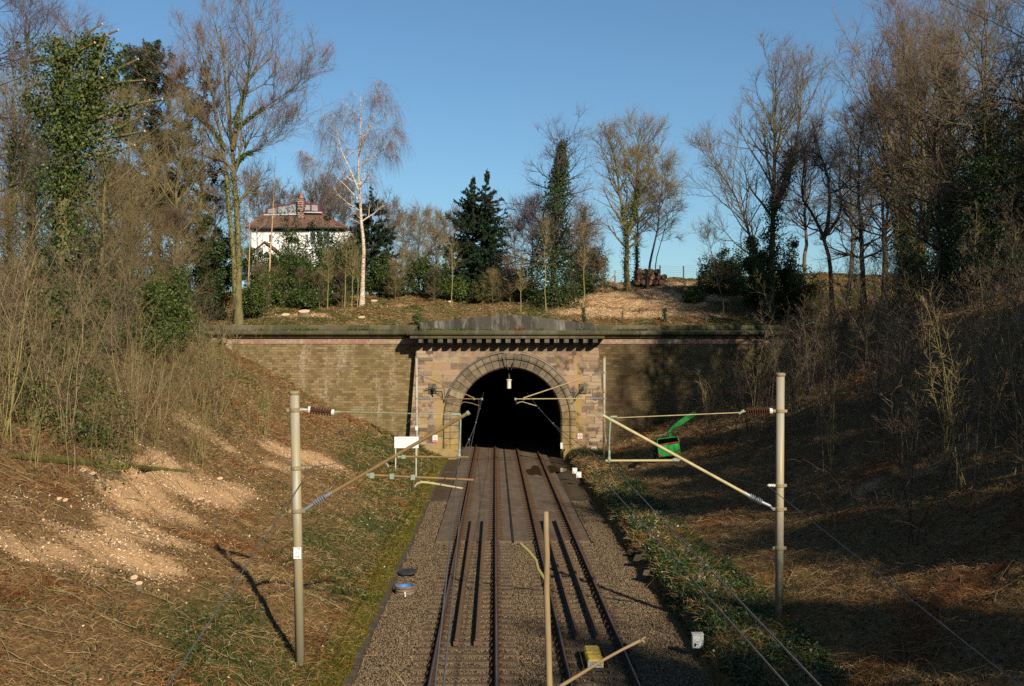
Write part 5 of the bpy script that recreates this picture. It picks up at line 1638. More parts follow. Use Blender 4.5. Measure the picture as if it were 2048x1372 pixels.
far = bare(520, 150, 372, 'far bare brown tree left of the chimney', 91, 4.2, twig='twig_brown', n1=26, t0=.25, ang=(40, 75), n3=6, tipr=.013)
fx = [(575, 152, 375, 'far bare tree peeping over the loft'), (630, 150, 362, 'far bare tree right of the chimney'), (662, 155, 355, 'far bare tree over the right hip of the roof'), (690, 150, 365, 'far bare tree behind the house end'),
      (775, 150, 395, 'far bare tree right of the birch trunk'), (805, 146, 420, 'far bare tree between birch and fruit tree'), (890, 150, 420, 'far bare tree left of the twin spruce'), (1030, 150, 430, 'far bare tree right of the twin spruce'),
      (250, 130, 330, 'far bare tree in the gap left of the ivied trunk'), (430, 135, 360, 'far bare tree behind the twin trunked tree'), (1160, 150, 440, 'far bare tree behind the crooked oak')]
f0 = far.location
for i, (px, Y, top, lab) in enumerate(fx):
    p = at(px, 500, Y); z = g1(p.x, Y)
    H0 = at(520, 372, 150).z - far.location.z
    sc = (at(px, top, Y).z - z) / H0
    dup(far, (p.x, Y, z - .1), sc, i * 1.3, lab)

# ---- understorey of small bare trees filling the left wood
und = [bare(70, 60, 330, 'small olive bare tree low in the left wood, at the left', 301, 2.6, bark='bark_olive', twig='twig_olive', n1=24, t0=.08, ang=(25, 70), n2=6),
       bare(215, 68, 330, 'small olive bare tree low in the left wood, right of the ivy clad tree', 302, 2.6, bark='bark_olive', twig='twig_brown', n1=24, t0=.08, ang=(25, 70), n2=6)]
hs_ = [at(70, 330, 60).z - und[0].location.z, at(215, 330, 68).z - und[1].location.z]
for i, (px, Y, top) in enumerate(((10, 52, 400), (165, 72, 360), (262, 62, 440), (345, 74, 420), (60, 72, 280), (120, 64, 420))):
    p = at(px, 500, Y); z = g1(p.x, Y)
    dup(und[i % 2], (p.x, Y, z - .1), (at(px, top, Y).z - z) / hs_[i % 2], i * 1.9, 'small bushy bare tree in the tangle of the left wood', 'small bare trees of the left wood')

# ---- conifers


def conifer(px, Y, top, base_w, label, seed, mat, sparse=1.0, name='spruce_tree', twin=None, base_py=None, bottom=.0):
    rg = np.random.default_rng(seed)
    q = at(px, 550, Y); z = g1(q.x, Y) - .1
    tops = [at(px, top, Y)] + ([at(px + twin[0], twin[1], Y + .5)] if twin else [])
    R = base_w
    lev, needles, outs = [], [], []
    for ti, tp in enumerate(tops):
        path = trunk_path(rg, (q.x + (0 if ti == 0 else .4), Y, z), tuple(tp), 14, .03)
        Pt = path[None]; H = tp.z - z
        Rt = (.02 + H * .013 * (1 - np.linspace(0, 1, 14)))[None]
        lev.append((Pt, Rt, 8))
        n1 = int(190 * sparse)
        t = rg.uniform(bottom + .03, .97, n1)
        pos, tan, r = sample(Pt, Rt, np.zeros(n1, int), t)
        az = rg.uniform(0, 2 * np.pi, n1)
        d = np.stack([np.cos(az), np.sin(az), rg.normal(.05, .12, n1) + .5 * (t - .5)], 1)
        L = R * np.clip(1 - t, 0, 1) ** .55 * rg.uniform(.55, 1.2, n1) * np.where(t > .82, .4, 1) + .12
        L *= np.where(t > .8, .6, 1)
        P1 = march(rg, pos, d, L, 8, .06, np.array([0, 0, .03]))
        R1 = np.clip(L * .014, .008, .06)[:, None] * np.linspace(1, .3, 8)[None]
        lev.append((P1, R1, 4))
        P2, R2 = spawn(rg, P1, R1, 9, (.25, 1), (25, 60), (.2, .42), 5, .08, (0, 0, -.05), .5, .006)
        lev.append((P2, R2, 3))
        npt = int(85000 * sparse / len(tops))
        a_, _ = along(rg, P2, R2, int(npt * .75), .07); c_, _ = along(rg, P1, R1, int(npt * .25), .06, .2, 1)
        needles += [a_, c_]
    pts = np.concatenate(needles)
    V, Q = leaves(rg, pts, .21, .2, .34)
    r = root(name, (q.x, Y, z), label, 'tree')
    off = np.array((q.x, Y, z))
    v2, q2 = tubes(lev); link_mesh('trunk', np_mesh('trunk', v2 - off, q2, 'bark_dark'), r)
    link_mesh('crown', np_mesh('crown', V - off, Q, mat), r)
    return r


conifer(946, 103, 350, 3.3, 'dark green twin topped spruce in the middle of the hill', 101, 'spruce', 1.25, twin=(29, 336))
conifer(742, 110, 368, 3.0, 'dark layered conifer behind the birch trunk', 102, 'spruce', .8)
# pine at the left with a high dark crown
rg = np.random.default_rng(103)
PYy = 90.0
q = at(322, 600, PYy); z = g1(q.x, PYy) - .1
tp = at(300, 150, PYy)
path = trunk_path(rg, (q.x, PYy, z), tuple(tp), 16, .06)
lev, tws = grow(rg, [(path, .34)], 4.2, n1=34, t0=.38, ang=(50, 90), up=.05, n2=8, n3=6, n4=0, gn=.15, env=([0, .3, .7, 1], [.8, 1.1, 1, .6]))
a_, o_ = along(rg, tws[0][0], tws[0][1], 60000, .2)
tree_obj('pine_tree', 'dark pine with a ragged high crown behind the left trees', 'tree', (q.x, PYy, z), lev, tws[:1], 'bark_dark', 'bark_dark', None, None)
pr = bpy.data.objects[[o.name for o in bpy.data.objects if o.name.startswith('pine_tree')][0]]
V, Q = leaves(rg, a_, .26, .3, .3); link_mesh('needles', np_mesh('needles', V - np.array((q.x, PYy, z)), Q, 'pine'), pr)

# ---- evergreen bushes


def bush(px, Y, w_, h_, label, seed, mat='holly', n=2600, size=.13, name='evergreen_bush', group=None, cat='bush', base=None, clumps=26):
    rg = np.random.default_rng(seed)
    if base is None:
        q = at(px, 560, Y); x, y, z = q.x, Y, g1(q.x, Y) - .05
    else:
        x, y, z = base
    c = rg.normal(size=(clumps, 3)); c = nrm(c) * rg.uniform(.2, 1, (clumps, 1)) ** .5
    c[:, 2] = np.abs(c[:, 2]) * 1.0
    cen = np.array([x, y, z + h_ * .12]) + c * np.array([w_ / 2 * .82, w_ / 2 * .8, h_ * .8])
    cr = rg.uniform(.07, .30, clumps) * min(w_, h_ * 1.2)
    cen += (rg.random((clumps, 1)) < .3) * (cen - np.array([x, y, z])) * rg.uniform(.1, .35, (clumps, 1))
    i = rg.integers(0, clumps, n)
    d = nrm(rg.normal(size=(n, 3))); pos = cen[i] + d * (cr[i] * rg.uniform(.45, 1.05, n))[:, None]
    pos[:, 2] = np.maximum(pos[:, 2], z + .02)
    V, Q = leaves(rg, pos, size, .4, .6, d)
    r = root(name, (x, y, z), label, cat, group)
    off = np.array((x, y, z))
    # stems from the foot to the clumps
    P_ = np.stack([np.linspace([x + rg.normal(0, .08), y + rg.normal(0, .08), z - .05], q_, 6) + np.r_[np.zeros((1, 3)), rg.normal(0, .04, (5, 3))] for q_ in cen])
    v2, q2 = tubes([(P_, np.linspace(.03, .008, 6)[None].repeat(clumps, 0), 4)])
    link_mesh('stems', np_mesh('stems', v2 - off, q2, 'bark_dark'), r)
    link_mesh('foliage', np_mesh('foliage', V - off, Q, mat), r)
    return r


B_ = [(565, 98, 3.2, 4.2, 'glossy holly left of the peeled stem, before the house', 'holly', 4600), (590, 104, 3.0, 5.2, 'tall holly in front of the white house wall', 'holly', 4800), (628, 99, 3.2, 3.6, 'broad dark green holly below the house windows', 'holly', 4600),
      (672, 100, 3.0, 4.2, 'holly bush left of the birch', 'holly', 4200), (698, 104, 2.6, 4.8, 'taller dark bush behind the green stems by the birch', 'holly', 4000), (760, 104, 2.4, 3.4, 'green bush right of the birch trunk', 'holly', 3000),
      (845, 104, 2.8, 2.6, 'rounded green bush behind the pale stump', 'holly', 3600), (880, 101, 2.2, 2.4, 'dark bush left of the twin spruce', 'holly', 2600), (918, 99, 1.6, 1.6, 'bright laurel in front of the twin spruce', 'ivy', 1600),
      (530, 95, 2.6, 2.6, 'ivy covered mound left of the hollies', 'ivy', 3000), (610, 95, 2.4, 1.5, 'low dark shrub at the front of the hollies', 'holly', 2200), (440, 90, 2.8, 5.6, 'tall glossy holly at the left end of the wall', 'ivy_dark', 6000), (410, 88, 2.6, 7.0, 'ivy tower left of the twin trunked tree', 'ivy_dark', 6500),
      (505, 90, 2.2, 2.6, 'green holly right of the twin trunks', 'ivy', 2600), (1000, 100, 3.0, 2.0, 'brown green scrub right of the twin spruce', 'yew', 2600), (1045, 100, 2.6, 2.2, 'scrubby bush left of the ivy spired tree', 'yew', 2200), (970, 98, 2.6, 1.8, 'low olive scrub below the twin spruce', 'yew', 2200),
      (1180, 102, 3.2, 3.4, 'dark evergreen mound behind the thin dark sapling', 'ivy_dark', 4200), (1440, 100, 3.6, 2.8, 'dark rounded bush on the right of the crest gap', 'ivy_dark', 4400), (1475, 98, 3.0, 3.2, 'dark bush beside the spreading tree', 'ivy_dark', 3800), (1515, 92, 2.6, 5.0, 'ivy mass round the foot of the spreading tree', 'ivy_dark', 5200),
      (1570, 90, 3.0, 4.4, 'evergreen thicket right of the spreading tree', 'ivy_dark', 4800), (1610, 88, 2.4, 3.2, 'olive scrub before the crooked tree', 'yew', 2600), (790, 103, 2.4, 1.8, 'olive scrub right of the birch', 'yew', 1900), (1390, 94, 1.8, 1.0, 'low green bramble on the chips', 'ivy', 1200),
      (300, 76, 3.4, 3.4, 'green laurel bush high on the left bank', 'ivy', 4200), (262, 66, 2.6, 3.0, 'glossy ivy bush in the left thicket', 'ivy', 3600), (235, 60, 2.4, 2.6, 'dark ivy bush low in the left thicket', 'ivy_dark', 3000), (160, 62, 3.0, 3.4, 'dull green bush behind the left saplings', 'yew', 3000),
      (300, 62, 2.6, 3.4, 'green ivy mound in the middle of the left thicket', 'ivy', 4200), (205, 56, 2.2, 2.4, 'small green ivy mound among the lower left saplings', 'ivy', 2800), (345, 68, 2.6, 3.6, 'tall green ivy mound before the wall end', 'ivy', 4200), (90, 46, 2.4, 2.6, 'green bramble mound at the left of the thicket', 'ivy', 2800), (338, 74, 2.4, 3.8, 'dense green holly left of the wall end', 'holly', 4800), (508, 112, 2.6, 4.4, 'holly screening the porch of the house', 'holly', 3400), (540, 110, 2.6, 3.4, 'lower holly before the porch of the house', 'holly', 3000), (585, 108, 3.2, 7.6, 'loose olive shrub before the left of the house', 'yew', 1300), (655, 106, 3.4, 5.6, 'tall holly before the right of the house', 'holly', 3600), (715, 110, 3.0, 6.2, 'tall dark holly behind the birch trunk', 'holly', 3600),
      (60, 50, 3.0, 3.2, 'olive evergreen at the left edge of the bank', 'yew', 3000), (340, 80, 3.0, 2.6, 'yellow green bush left of the wall end', 'ivy', 3000), (270, 72, 3.2, 4.8, 'big olive bush below the dark pine', 'yew', 4200), (120, 70, 3.6, 6.0, 'tall dull evergreen behind the ivy clad tree', 'yew', 5200), (200, 84, 4.0, 5.0, 'olive evergreen mass right of the ivy clad tree', 'yew', 4600), (350, 92, 4.0, 4.5, 'dark evergreen scrub in the left wood', 'yew', 4600),
      (1860, 70, 4.4, 4.0, 'dark evergreen below the great tree', 'ivy_dark', 4600), (1930, 62, 4.4, 6.2, 'tall black green evergreen at the right', 'ivy_dark', 7000), (1990, 58, 4.4, 7.4, 'tallest black green evergreen near the right edge', 'ivy_dark', 7600), (2050, 56, 4.4, 7.0, 'black green evergreen cut by the right edge', 'ivy_dark', 6500)]
for i, (px, Y, w_, h_, lab, m_, n_) in enumerate(B_):
    bush(px, Y, w_ * 1.2, h_ * 1.25, lab, 200 + i, m_, int(n_ * 1.9), .17 if Y > 80 else .13, clumps=46)
for i, (px, py, lab) in enumerate(((842, 640, 'small round green bush at the left end of the gable'), (921, 636, 'small bush behind the gable, second from the left'), (1002, 634, 'small bush behind the peak of the gable'), (975, 640, 'tiny bush left of the one behind the gable peak'))):
    x, y, z = ground(px, py - 6)
    bush(px, y, (1.2, .95, .95, .5)[i], (1.0, .8, .7, .45)[i], lab, 260 + i, 'ivy', 700, .10, clumps=14, base=(x, 86.4, g1(x, 86.4)))
# ivy covered old fence posts behind the parapet
for i, (px, top, lab) in enumerate(((1167, 616, 'ivy wrapped old post behind the right end of the gable'), (1329, 618, 'ivy wrapped old post above the right wall'), (1245, 622, 'bare old post between the two ivied posts'), (1412, 628, 'short dark old post above the right wall'), (1493, 622, 'old post at the right by the thicket'))):
    q = at(px, top, 87.2); z = g1(q.x, 87.2)
    r = root('old_post', (q.x, 87.2, z), lab, 'post', 'old posts behind the parapet')
    b = MB(); b.box(q.x - .06, q.x + .06, 87.14, 87.26, z - .3, q.z); b.build('post', 'fence_wood', r)
    if i < 2:
        rg = np.random.default_rng(280 + i)
        p_ = np.stack([q.x + rg.normal(0, .09, 420), 87.2 + rg.normal(0, .09, 420), rg.uniform(z, q.z + .05, 420)], 1)
        V, Q = leaves(rg, p_, .1, .2, .8); link_mesh('ivy', np_mesh('ivy', V - np.array((q.x, 87.2, z)), Q, 'ivy_dark'), r)
# red stemmed shrub and plants on the cornice
rg = np.random.default_rng(290)
x, y, z = ground(862, 566)
P_ = march(rg, np.array([x, y, z]) + rg.normal(0, .25, (46, 3)) * [1, .6, 0], np.stack([rg.normal(0, .3, 46), rg.normal(0, .3, 46), np.ones(46)], 1), rg.uniform(.8, 1.5, 46), 6, .06, np.array([0, 0, .02]))
V, Q = tubes([(P_, np.linspace(.022, .008, 6)[None].repeat(46, 0), 4)])
meta(link_mesh('dogwood_shrub', np_mesh('dogwood_shrub', V - np.array((x, y, z)), Q, 'guard_rail'), None, (x, y, z)), 'red brown leafless shrub of upright stems on the hill', 'shrub')
q = at(1038, 656, 83.4)
p_ = np.array([q.x, 83.4, 8.95]) + rg.normal(size=(260, 3)) * [.28, .1, .14]; p_[:, 2] = np.maximum(p_[:, 2], 8.95)
V, Q = leaves(rg, p_, .12, .3, .35); off = np.array((q.x, 83.4, 8.93))
meta(link_mesh('withered_fern', np_mesh('withered_fern', V - off, Q, 'bracken'), None, tuple(off)), 'withered rust coloured fern growing on the portal cornice', 'fern')

# ---- thickets of saplings on both banks


def coppice(seed, ns, h, spread, tw_n=12):
    """a clump of thin stems, local coordinates"""
    rg = np.random.default_rng(seed)
    base = np.stack([rg.normal(0, .12, ns), rg.normal(0, .12, ns), np.full(ns, -.1)], 1)
    az = rg.uniform(0, 2 * np.pi, ns); inc = rg.uniform(.02, spread, ns)
    d = np.stack([np.cos(az) * inc, np.sin(az) * inc, np.ones(ns)], 1)
    L = h * rg.uniform(.6, 1.1, ns)
    P_ = march(rg, base, d, L, 10, .085, np.array([0, 0, .02]))
    Rr = (rg.uniform(.010, .019, ns) * (h / 4) ** .5)[:, None] * np.linspace(1, .28, 10)[None]
    P2, R2 = spawn(rg, P_, Rr, tw_n, (.3, 1), (25, 60), (.10, .28), 6, .10, (0, 0, .05), .5, .006)
    P3, R3 = spawn(rg, P2, R2, 5, (.2, 1), (25, 60), (.3, .6), 4, .12, (0, 0, .04), .6, .005)
    return [(P_, Rr, 5)], [(P2, R2, 3), (P3, R3, 3)]


def sap_proto(i, ns, h, spread, bark, twig, tn):
    a_, b_ = coppice(400 + i, ns, h, spread, tn)
    V, Q = tubes(a_); m1 = np_mesh('sapling', V, Q, bark)
    V, Q = tubes(b_); m2 = np_mesh('twigs', V, Q, twig)
    return m1, m2


PROTO = [sap_proto(0, 3, 5.2, .18, 'sapling_tan', 'twig_olive', 20), sap_proto(1, 5, 4.4, .3, 'sapling_green', 'twig_olive', 16), sap_proto(2, 2, 6.2, .12, 'sapling_tan', 'twig_brown', 24), sap_proto(3, 7, 3.4, .42, 'sapling_tan', 'twig_olive', 12),
         sap_proto(4, 4, 5.6, .22, 'sapling_green', 'twig_olive', 20), sap_proto(5, 6, 2.6, .5, 'sapling_tan', 'twig_brown', 10), sap_proto(6, 1, 6.4, .08, 'sapling_green', 'twig_olive', 30), sap_proto(7, 3, 4.6, .3, 'bark_dark', 'twig_brown', 24), sap_proto(8, 4, 5.0, .35, 'bark_grey', 'twig_brown', 26),
         sap_proto(9, 9, 3.0, .22, 'sapling_green', 'sapling_green', 4)]


def sapling(pi, x, y, sc, rz, label, group, tilt=(0, 0)):
    m1, m2 = PROTO[pi]
    o = link_mesh('sapling', m1, None, (x, y, g1(x, y)))
    o.scale = (sc, sc, sc); o.rotation_euler = (tilt[0], tilt[1], rz)
    meta(o, label, 'sapling', group)
    link_mesh('twigs', m2, o)


rs = random.Random(77)
zones_l = (('bare sapling on the lower fringe of the left thicket above the chips', 'saplings on the lower left fringe'), ('bare sapling in the thick of the left bank', 'saplings in the left thicket'), ('bare sapling in front of the left retaining wall', 'saplings before the left wall'))
n = 0
while n < 120:
    y = rs.uniform(33, 82); d = rs.uniform(8.6, 21)
    x = XL - d
    px = 989 + x * F_PX / y
    if px < -60 or px > 560:
        continue
    if y > 56 and x > -18.5 and rs.random() < .9:
        continue
    zi = 2 if y > 66 and x > -21 else (0 if d < 11 else 1)
    pi = rs.choice((0, 1, 2, 3, 4, 5, 6, 9, 3, 0) if zi == 0 else (0, 2, 4, 6, 7, 8, 1, 0, 2))
    sc = rs.uniform(.75, 1.15) * (.78 if zi == 2 else 1) * (.8 if d < 9.6 else 1)
    sapling(pi, x, y, sc, rs.uniform(0, 6.3), zones_l[zi][0], zones_l[zi][1], (rs.uniform(-.08, .08), rs.uniform(-.02, .12)))
    n += 1
for px, py, pi, sc, lab in ((398, 930, 9, 1.0, 'bundle of straight green shoots at the right end of the fallen log'), (370, 918, 6, .75, 'single straight green sapling behind the bundle of shoots'), (528, 872, 9, 1.15, 'green coppice shoots left of the near left mast'), (506, 868, 6, .8, 'slim green sapling just left of the coppice shoots'), (433, 842, 3, 1.2, 'brown coppice clump before the left end of the wall'), (5, 880, 4, 1.25, 'tall pale forked sapling at the left edge'), (150, 868, 2, .95, 'tall thin tan sapling in the lower left thicket')):
    x, y, z = ground(px, py); sapling(pi, x, y, sc, 1.0 + px, lab, None)
zones_r = (('bare sapling on the shaded right slope behind the right mast', 'saplings behind the right mast'), ('bare sapling in the dark right thicket', 'saplings in the right thicket'), ('bare sapling before the right retaining wall', 'saplings before the right wall'))
n = 0
while n < 125:
    y = rs.uniform(31, 83); d = rs.uniform(6.5, 26)
    x = XR + d
    px = 989 + x * F_PX / y
    if px < 1400 or px > 2110:
        continue
    if px < 1580 and y < 60:
        continue
    if px < 1700 and y < 48 and rs.random() < .8:
        continue
    if d < 9 and rs.random() < .6:
        continue
    zi = 2 if (y > 70 and x < 21) else (0 if px < 1780 else 1)
    pi = rs.choice((0, 1, 2, 4, 6, 7, 8, 7, 8))
    sc = rs.uniform(.75, 1.2) * (.7 if zi == 2 else 1)
    sapling(pi, x, y, sc, rs.uniform(0, 6.3), zones_r[zi][0], zones_r[zi][1], (rs.uniform(-.08, .08), rs.uniform(-.12, .05)))
    n += 1
for px, py, pi, sc, lab in ((1930, 975, 4, 1.35, 'sunlit yellow green sapling standing out of the right thicket'), (1815, 960, 1, 1.2, 'bushy sunlit sapling left of the tall yellow one'), (1655, 945, 2, .95, 'tall thin sapling right of the right mast'), (2010, 960, 6, 1.2, 'straight single stem near the right edge'), (1420, 840, 3, .9, 'coppice clump at the foot of the sooty wall'), (1490, 800, 7, .8, 'dark sapling before the upper right wall')):
    x, y, z = ground(px, py); sapling(pi, x, y, sc, 1.0 + px, lab, None)

# shade trees standing on the right bank beside and behind the bridge, outside the frame
shade = [(22, 21, 13, 501), (28, 15, 16, 502), (16, 1, 12, 503), (23.5, 30, 0, 0), (25, 39, 0, 0), (29, 25, 0, 0), (36, 20, 0, 0), (20, -7, 0, 0), (14, -15, 0, 0), (26, 3, 0, 0), (33, 8, 0, 0), (20.5, 12, .62, 0), (24.5, 8, .8, 0), (19.5, 4, .7, 0), (21, 1, .9, 0), (12.5, -2, .8, 0)]
shp = None
for i, (x, y, H, sd) in enumerate(shade):
    rg = np.random.default_rng(sd or 900 + i)
    z = g1(x, y) - .2
    if i < 3:
        lev, tws = grow(rg, [(trunk_path(rg, (x, y, z), (x + rg.normal(0, .5), y, z + H), 16, .1), .26)], 4.4, n1=26, t0=.15, n2=6, n3=5, n4=3)
        iv = ivy_on(rg, lev, 7500, .24, 1.3, .03, .97, 2600)
        o = tree_obj('ivy_clad_tree', ('ivied tree beside the bridge on the right bank', 'ivied tree higher on the right bank by the bridge', 'ivied tree right beside the bridge parapet')[i], 'tree', (x, y, z), lev, tws, 'bark_dark', 'twig_brown', None, (iv, 'ivy_dark'))
        shp = shp or []; shp.append(o)
    else:
        dup(shp[i % 3], (x, y, z), H or rg.uniform(.85, 1.1), i * 1.7, 'ivied bare tree on the right bank between the bridge and the thicket', 'shade trees by the bridge')

dup(far, (15.5, -4, g1(15.5, -4) - .1), .9, .4, 'bare tree on the right bank beside the bridge', None)
for i, (x, y, sc) in enumerate(((28.5, 54, .95), (23.5, 62, .8), (31, 47, .9))):
    dup(far, (x, y, g1(x, y) - .1), sc, 1.1 + i * 2, ('bare tree just past the right edge of the picture', 'bare tree in the dark of the right thicket', 'bare tree on the right bank outside the right edge')[i], None)
for i, (px, Y, sc) in enumerate(((556, 97, .42), (600, 98, .36), (640, 97, .4), (684, 98, .34), (790, 100, .42), (868, 99, .3), (985, 97, .36), (1020, 98, .42), (1140, 98, .36), (520, 92, .42), (815, 104, .5), (1075, 97, .34), (1205, 100, .4))):
    p = at(px, 560, Y)
    dup(und[i % 2], (p.x, Y, g1(p.x, Y) - .05), sc, i * 2.1, 'small leafless shrub among the evergreens along the top of the hill', 'leafless shrubs on the hill')

# ------------------------------------------------------------------ bridge the view is taken from, with the cut stems growing at its parapet
BR = root('road_bridge', (0, 1.9, 5.9), 'stone parapet of the road bridge below the viewpoint', 'bridge')
b = MB(); b.box(-14, 16, 1.6, 2.0, 5.0, 6.2); b.build('parapet', 'wing_stone', BR)
b = MB(); b.box(-14, 16, 1.52, 2.08, 6.203, 6.34); b.build('coping', 'coping_stone', BR)
b = MB(); b.box(-14, 16, -4, 1.59, 5.2, 5.6); b.build('deck', 'slab', BR)
for x0, x1 in ((-14, -4.6), (6.4, 16)):
    b = MB(); b.box(x0, x1, -4, 1.99, -.5, 4.99); b.build('abutment', 'wing_stone', BR)
SY_ = 2.75


def S_(px, py, dy=0):
    return at(px, py, SY_ + dy)


r = root('cut_sapling', (S_(1100, 1500).x, 2.1, 6.1), 'pale lopped upright stem in front of the tracks at the bottom', 'sapling', 'lopped stems at the viewpoint')
b = MB(); foot = Vector((S_(1100, 1500).x, 2.05, 6.0))
b.tube([foot, S_(1101, 1460), S_(1097, 1300), S_(1093, 1180), S_(1094, 1110), S_(1092, 1060), S_(1092, 1023)], [.011, .0078, .0073, .0070, .0068, .0064, .0060], 12); b.build('stem', 'stick_bark' if 'stick_bark' in MATS else 'sapling_tan', r, True)
b = MB(); b.tube([S_(1093, 1165), S_(1084, 1150), S_(1076, 1138), S_(1072, 1120), S_(1058, 1103), S_(1040, 1086)], [.004, .0042, .004, .0036, .0036, .0034], 8); b.build('side_shoot', 'sapling_green', r, True)
r = root('cut_sapling', (S_(1080, 1500).x, 2.1, 6.1), 'thin lopped twig slanting across the right track at the bottom', 'sapling', 'lopped stems at the viewpoint')
b = MB(); b.tube([Vector((S_(1080, 1500).x, 2.05, 6.0)), S_(1100, 1388), S_(1125, 1370), S_(1160, 1349), S_(1205, 1321), S_(1245, 1299), S_(1281, 1281)], [.008, .0055, .0048, .0042, .0037, .0035, .0036], 8)
b.tube([S_(1281, 1281), S_(1290, 1274)], [.003, .0016], 6); b.tube([S_(1283, 1281), S_(1290, 1285)], [.0036, .002], 6); b.build('stem', 'sapling_tan', r, True)
r = root('cut_sapling', (S_(830, 1500).x, 2.1, 6.1), 'faint twig tip at the bottom left of the tracks', 'sapling', 'lopped stems at the viewpoint')
b = MB(); b.tube([Vector((S_(830, 1500).x, 2.05, 6.0)), S_(825, 1390), S_(800, 1358), S_(788, 1342)], [.004, .003, .0024, .0016], 6); b.build('stem', 'twig_olive', r, True)

# ------------------------------------------------------------------ ground cover (stuff)
rg = np.random.default_rng(900)


def scatter(n, xr, yr, dens, near=26.0):
    """n tries, kept by dens(x, y) and thinned with distance"""
    x = rg.uniform(xr[0], xr[1], n); y = yr[0] * (yr[1] / yr[0]) ** rg.random(n)
    px = 989 + x * F_PX / y
    keep = (rg.random(n) < dens(x, y)) & (px > -40) & (px < 2090)
    x, y = x[keep], y[keep]
    return np.stack([x, y, gz(x, y)], 1)


def blades(pos, L, wd, lay, n=2):
    """thin bent blades; lay 0 = upright, 1 = lying"""
    m = len(pos)
    L = L * rg.uniform(.5, 1.4, m)[:, None]
    az = rg.uniform(0, 2 * np.pi, m)
    inc = np.clip(rg.normal(lay, .25, m), 0, 1) * np.pi / 2
    d = np.stack([np.cos(az) * np.sin(inc), np.sin(az) * np.sin(inc), np.cos(inc)], 1)
    side = nrm(np.cross(d, rg.normal(size=(m, 3)))) * (wd * rg.uniform(.6, 1.4, m))[:, None] * .5
    b0 = pos + np.array([0, 0, .01]); mid = b0 + d * L * .55 + np.array([0, 0, .02]); tip = b0 + d * L + np.stack([np.cos(az), np.sin(az), -np.ones(m)], 1) * L * .12
    for q_ in (mid, tip):
        q_[:, 1] = np.where(pos[:, 1] > 85.4, np.maximum(q_[:, 1], 85.5), np.minimum(q_[:, 1], 84.7))
    tip[:, 2] = np.maximum(tip[:, 2], gz(tip[:, 0], tip[:, 1]) + .01)
    mid[:, 2] = np.maximum(mid[:, 2], gz(mid[:, 0], mid[:, 1]) + .015)
    V = np.stack([b0 - side, b0 + side, mid + side, mid - side, tip + side * .3, tip - side * .3], 1).reshape(-1, 3)
    i = np.arange(m)[:, None] * 6
    Q = np.concatenate([i + [0, 1, 2, 3], i + [3, 2, 4, 5]], 1).reshape(-1, 4)
    return V, Q


def stuff(name, parts, mat):
    Vs, Qs, o_ = [], [], 0
    for V, Q in parts:
        Vs.append(V); Qs.append(Q + o_); o_ += len(V)
    ob = link_mesh(name, np_mesh(name, np.concatenate(Vs), np.concatenate(Qs), mat))
    ob['kind'] = 'stuff'
    return ob


LR, RR, HR = ((-30, XL - .1), (17, 85)), ((XR + .2, 32), (22, 85)), ((-32, 34), (85.8, 109))


def m_(x, y):
    return masks(x, y)


# dead stalks and straw
parts = []
for (xr, yr), n, L in ((LR, 330000, .22), (RR, 150000, .22), (HR, 90000, .3)):
    p_ = scatter(n, xr, yr, lambda x, y: np.clip(.15 + 1.1 * fbm(x * .6, y * .6, 61) - .8 * m_(x, y)[0] - .35 * m_(x, y)[1], .03, 1))
    wd = np.clip(.0062 * p_[:, 1] / 30, .005, .024)
    parts.append(blades(p_, L, wd, .88))
stuff('dead_grass', parts, 'dead_stalk')
# bracken litter
parts = []
for (xr, yr), n in ((LR, 90000), (RR, 60000), (HR, 20000)):
    p_ = scatter(n, xr, yr, lambda x, y: np.clip(m_(x, y)[2] * .9 * (1 - m_(x, y)[0]), 0, 1))
    parts.append(blades(p_, .32, np.clip(.012 * p_[:, 1] / 30, .012, .04), .75))
stuff('dead_bracken', parts, 'bracken')
# green grass and moss
parts = []
for (xr, yr), n in ((LR, 190000), (RR, 110000), (HR, 80000)):
    p_ = scatter(n, xr, yr, lambda x, y: np.clip(m_(x, y)[1] * 1.0, 0, 1) * (.4 + .6 * (fbm(x * 1.3, y * 1.3, 71) > .48)))
    parts.append(blades(p_, .15, np.clip(.010 * p_[:, 1] / 30, .010, .035), .5))
stuff('grass', parts, 'grass')
p_ = scatter(120000, (XL - 1.1, XL + .05), (19, 84), lambda x, y: m_(x, y)[3])
p2 = scatter(60000, (XR - .1, XR + 1.2), (22, 84), lambda x, y: m_(x, y)[3] * .6)
stuff('moss_tufts', [blades(p_, .07, np.clip(.012 * p_[:, 1] / 30, .01, .04), .5), blades(p2, .07, np.clip(.012 * p2[:, 1] / 30, .01, .04), .5)], 'moss')
xx = rg.uniform(-21, 22, 5200); xx = xx[rg.random(len(xx)) < np.clip((fbm(xx * .9, xx * 0, 131) - .42) * 4, 0.02, 1)]
onp = (xx > -6) & (xx < 7.9)
p_ = np.stack([xx, np.where(onp, rg.uniform(83.3, 83.72, len(xx)), rg.uniform(84.42, 84.68, len(xx))), np.full(len(xx), 8.93)], 1)
stuff('ledge_weeds', [blades(p_, .2, np.full(len(p_), .03), .45)], 'grass')
# ground ivy and bramble leaves
parts = []
for (xr, yr), n in ((LR, 190000), (RR, 80000), (HR, 80000)):
    p_ = scatter(n, xr, yr, lambda x, y: np.clip((fbm(x * .8, y * .8, 81) - .48) * 4, 0, 1) * np.clip(m_(x, y)[1] * 1.4 + .12, 0, 1) * (1 - m_(x, y)[0]))
    p_[:, 2] += rg.uniform(.02, .14, len(p_))
    parts.append(leaves(rg, p_, .07, 1.2, .8))
stuff('ground_ivy', parts, 'ground_ivy')
